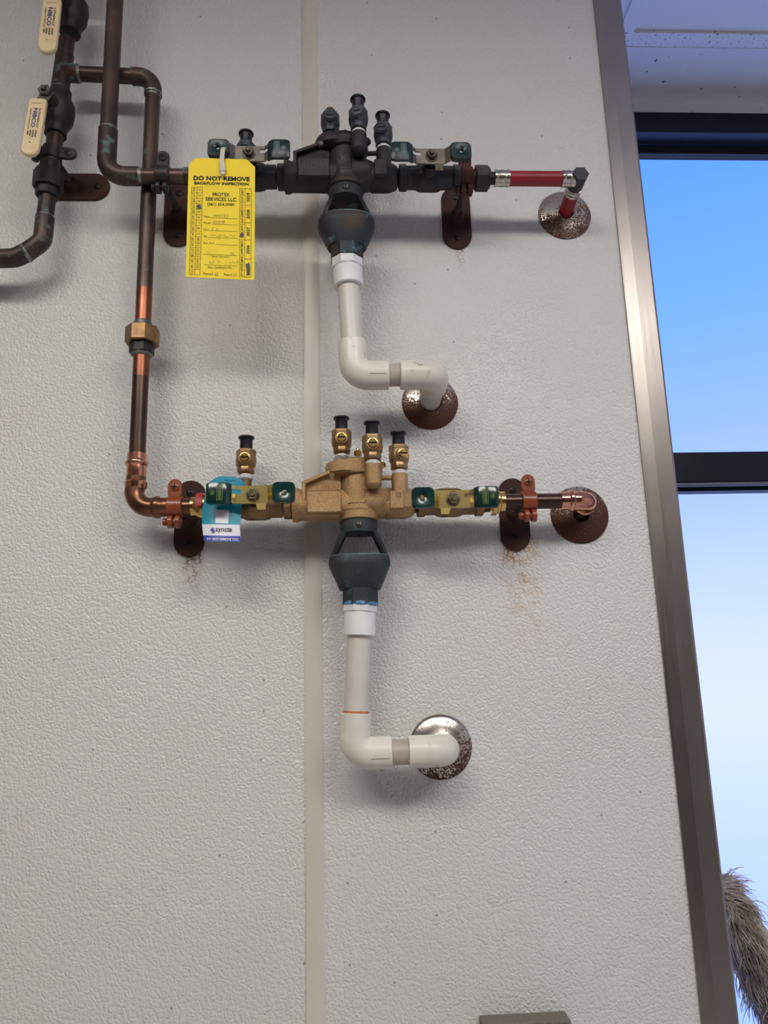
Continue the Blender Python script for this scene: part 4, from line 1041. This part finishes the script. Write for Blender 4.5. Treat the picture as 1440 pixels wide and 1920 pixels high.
# zip tie holding the tag to the handle
hc = Vector((cUL.x-.0435, -(SU+.058), ZU+.001)); hd_ = q5(610, 255, .002)
T = Thing('zip_tie', 'white plastic zip tie holding the yellow tag on the handle', 'zip tie', hd_)
pA = W(419, 284, SU+.060); pB = W(420, 275, SU+.067); pC = W(416, 300, ST+.005); pD = W(418, 318, ST+.004)
path = [pA+Y*.012, pA, W(420, 277, SU+.066), W(418, 279, ST+.004), pC, pD]
m = MB(); loops = []
for i, p_ in enumerate(path):
    t_ = (path[min(i+1, 5)]-path[max(i-1, 0)]).normalized(); n_ = X.cross(t_).normalized()
    loops.append([p_+X*(a*.0032)+n_*(b*.0009) for a, b in ((-1, -1), (1, -1), (1, 1), (-1, 1))])
m.loft(loops); T.part('strap', m, 'tie_white', smooth=30)
T.part('head', MB().box(W(417.5, 318, ST+.004), .0088, .006, .0085), 'tie_white', bevel=.0015)
T.part('tail', MB().box(W(417.5, 325, ST+.006), .0062, .003, .006), 'tie_white', bevel=.001)

# ------------------------------------------------------------------ blue tag
def q8(cx, cy, o=0.):
    px, py = 370+cx/7.2, 870+cy/7.2
    s = SL + .034 + .012*max(0, (cy-500)/550)**1.3 - .006*((cx-320)/260)**2
    return W(px, py, s+o)
T = Thing('hanging_tag', 'blue card tag with white band reading syncta, hung on the lower left valve', 'tag', q8(300, 300))
def edge_l(y):
    P_ = [(165, 300), (235, 157), (430, 105), (620, 62), (810, 62), (1040, 86)]
    for (a, x), (b, z) in zip(P_, P_[1:]):
        if a <= y <= b: return x+(z-x)*(y-a)/(b-a)
    return P_[-1][1]
def edge_r(y):
    P_ = [(165, 480), (190, 575), (240, 640), (330, 655), (560, 600), (820, 575), (1052, 585)]
    for (a, x), (b, z) in zip(P_, P_[1:]):
        if a <= y <= b: return x+(z-x)*(y-a)/(b-a)
    return P_[-1][1]
def tagband(y0, y1, n, o=0.):
    m = MB(); ls = []; bk = []
    for i in range(n+1):
        y = y0+(y1-y0)*i/n; a, b = edge_l(y), edge_r(y); tilt = 12*(y/1050)
        fr = [q8(a+(b-a)*k/16, y+tilt*k/16, o) for k in range(17)]
        ls.append(fr+[p_+Y*.0005 for p_ in reversed(fr)])
    m.loft(ls); return m
cd = T.part('card', tagband(166, 812, 16), 'tag_teal', smooth=60)
T.part('white_band', tagband(812, 962, 6), 'tag_white', smooth=60)
T.part('blue_band', tagband(962, 1040, 4), 'tag_navy', smooth=60)
def t8(mb, s, cx, cy, w, h, bold=0.): put_text(mb, s, w, h, lambda x, y: q8(cx+x, cy-y+x*.025, .0011), bold)
m = MB(); m.add([q8(a, b, .0011) for a, b in ((246, 618), (432, 624), (416, 804), (244, 798))], [(0, 1, 2, 3)])
T.part('blank_square', m, 'tag_white', smooth=0, label='pale square on the blue card')
m = MB(); t8(m, 'syncta', 358, 892, 222, 72, .012); t8(m, 'TM', 476, 884, 12, 6); T.part('logo_print', m, 'logo_ink', smooth=0)
m = MB()
for pts in ([(178, 880), (205, 850), (232, 880), (205, 905), (180, 900)], [(200, 910), (232, 888), (236, 915), (210, 938), (196, 925)]): m.add([q8(a, b, .0011) for a, b in pts], [tuple(range(len(pts)))])
T.part('logo_mark', m, 'tag_navy', smooth=0)
m = MB(); t8(m, 'DO NOT REMOVE TAG', 338, 1015, 420, 34, .02); T.part('band_print', m, 'tag_white', smooth=0)
m = MB()
for k in range(9): 
    x = 380+k*15; m.add([q8(x, 212+k*.5, .0011), q8(x+10, 212+k*.5, .0011), q8(x+10, 222+k*.5, .0011), q8(x, 222+k*.5, .0011)], [(0, 1, 2, 3)])
for k in range(11):
    x = 252+k*17; m.add([q8(x, 586, .0011), q8(x+12, 586, .0011), q8(x+12, 597, .0011), q8(x, 597, .0011)], [(0, 1, 2, 3)])
T.part('small_print', m, 'tag_navy', smooth=0)

# ------------------------------------------------------------------ grey box at the foot of the picture
a, b = W(905, 1924, .03), W(1071, 1912.5, .03)
T = Thing('wall_box', 'grey dusty box on the wall at the bottom edge of the picture', 'box', (b.x-.06, -.02, b.z-.1))
T.part('case', MB().box(((a.x+b.x)/2, -.016, b.z-.05), b.x-a.x, .029, .1), 'grey_box', bevel=.002)
T.part('cover', MB().box(((a.x+b.x)/2, -.0325, b.z-.05), b.x-a.x-.012, .004, .088), 'grey_box', bevel=.001)

# ------------------------------------------------------------------ mop standing head-up behind the wall end
SM = -.20
mp_ = lambda px, py: W(px, py, SM)
T = Thing('mop', 'shaggy grey-brown mop head leaning behind the steel corner trim', 'mop', Vector((mp_(1500, 1900).x+.25, -SM, 0)))
core = [mp_(1322, 1668), mp_(1358, 1678), mp_(1390, 1745), mp_(1432, 1835), mp_(1486, 1935), mp_(1535, 2040)]
rr_ = [.020, .030, .036, .038, .038, .030]
T.part('core', MB().tube(core, [r*.75 for r in rr_], 14), 'mop_core')
T.part('pole', MB().tube([core[-1], Vector((T.loc.x, T.loc.y, .0))], .012, 14), 'mop_pole')
random.seed(11); m = MB()
def cpt(t):
    t = max(0, min(.9999, t))*(len(core)-1); i = int(t); f = t-i; return core[i].lerp(core[i+1], f), (core[i+1]-core[i]).normalized(), rr_[i]+(rr_[i+1]-rr_[i])*f
for k in range(7000):
    t = random.random()**1.1; p_, tg, r = cpt(t); u_, w_ = frame(tg); a = random.uniform(0, 2*PI)
    n_ = u_*math.cos(a)+w_*math.sin(a); L_ = random.uniform(.018, .05)*(1.0 if t > .15 else .8)
    d = (tg*random.uniform(.5, 1.0) + n_*random.uniform(.05, .5) + Vector((random.gauss(0, .25), random.gauss(0, .25), random.gauss(0, .25)))).normalized()
    q_ = p_+n_*r*random.uniform(.62, .85); w0 = random.uniform(.0004, .0011); pts = []
    for i in range(5):
        pts.append(q_); q_ = q_+d*(L_/4); d = (d+tg*.18-n_*.16+Vector((random.gauss(0, .12), random.gauss(0, .12), random.gauss(0, .12)-.06))).normalized()
    m.tube(pts, [w0, w0, w0*.9, w0*.7, w0*.3], 3, cap=False)
o = T.part('strands', m, 'mop_fibre', smooth=180); o['kind'] = 'stuff'
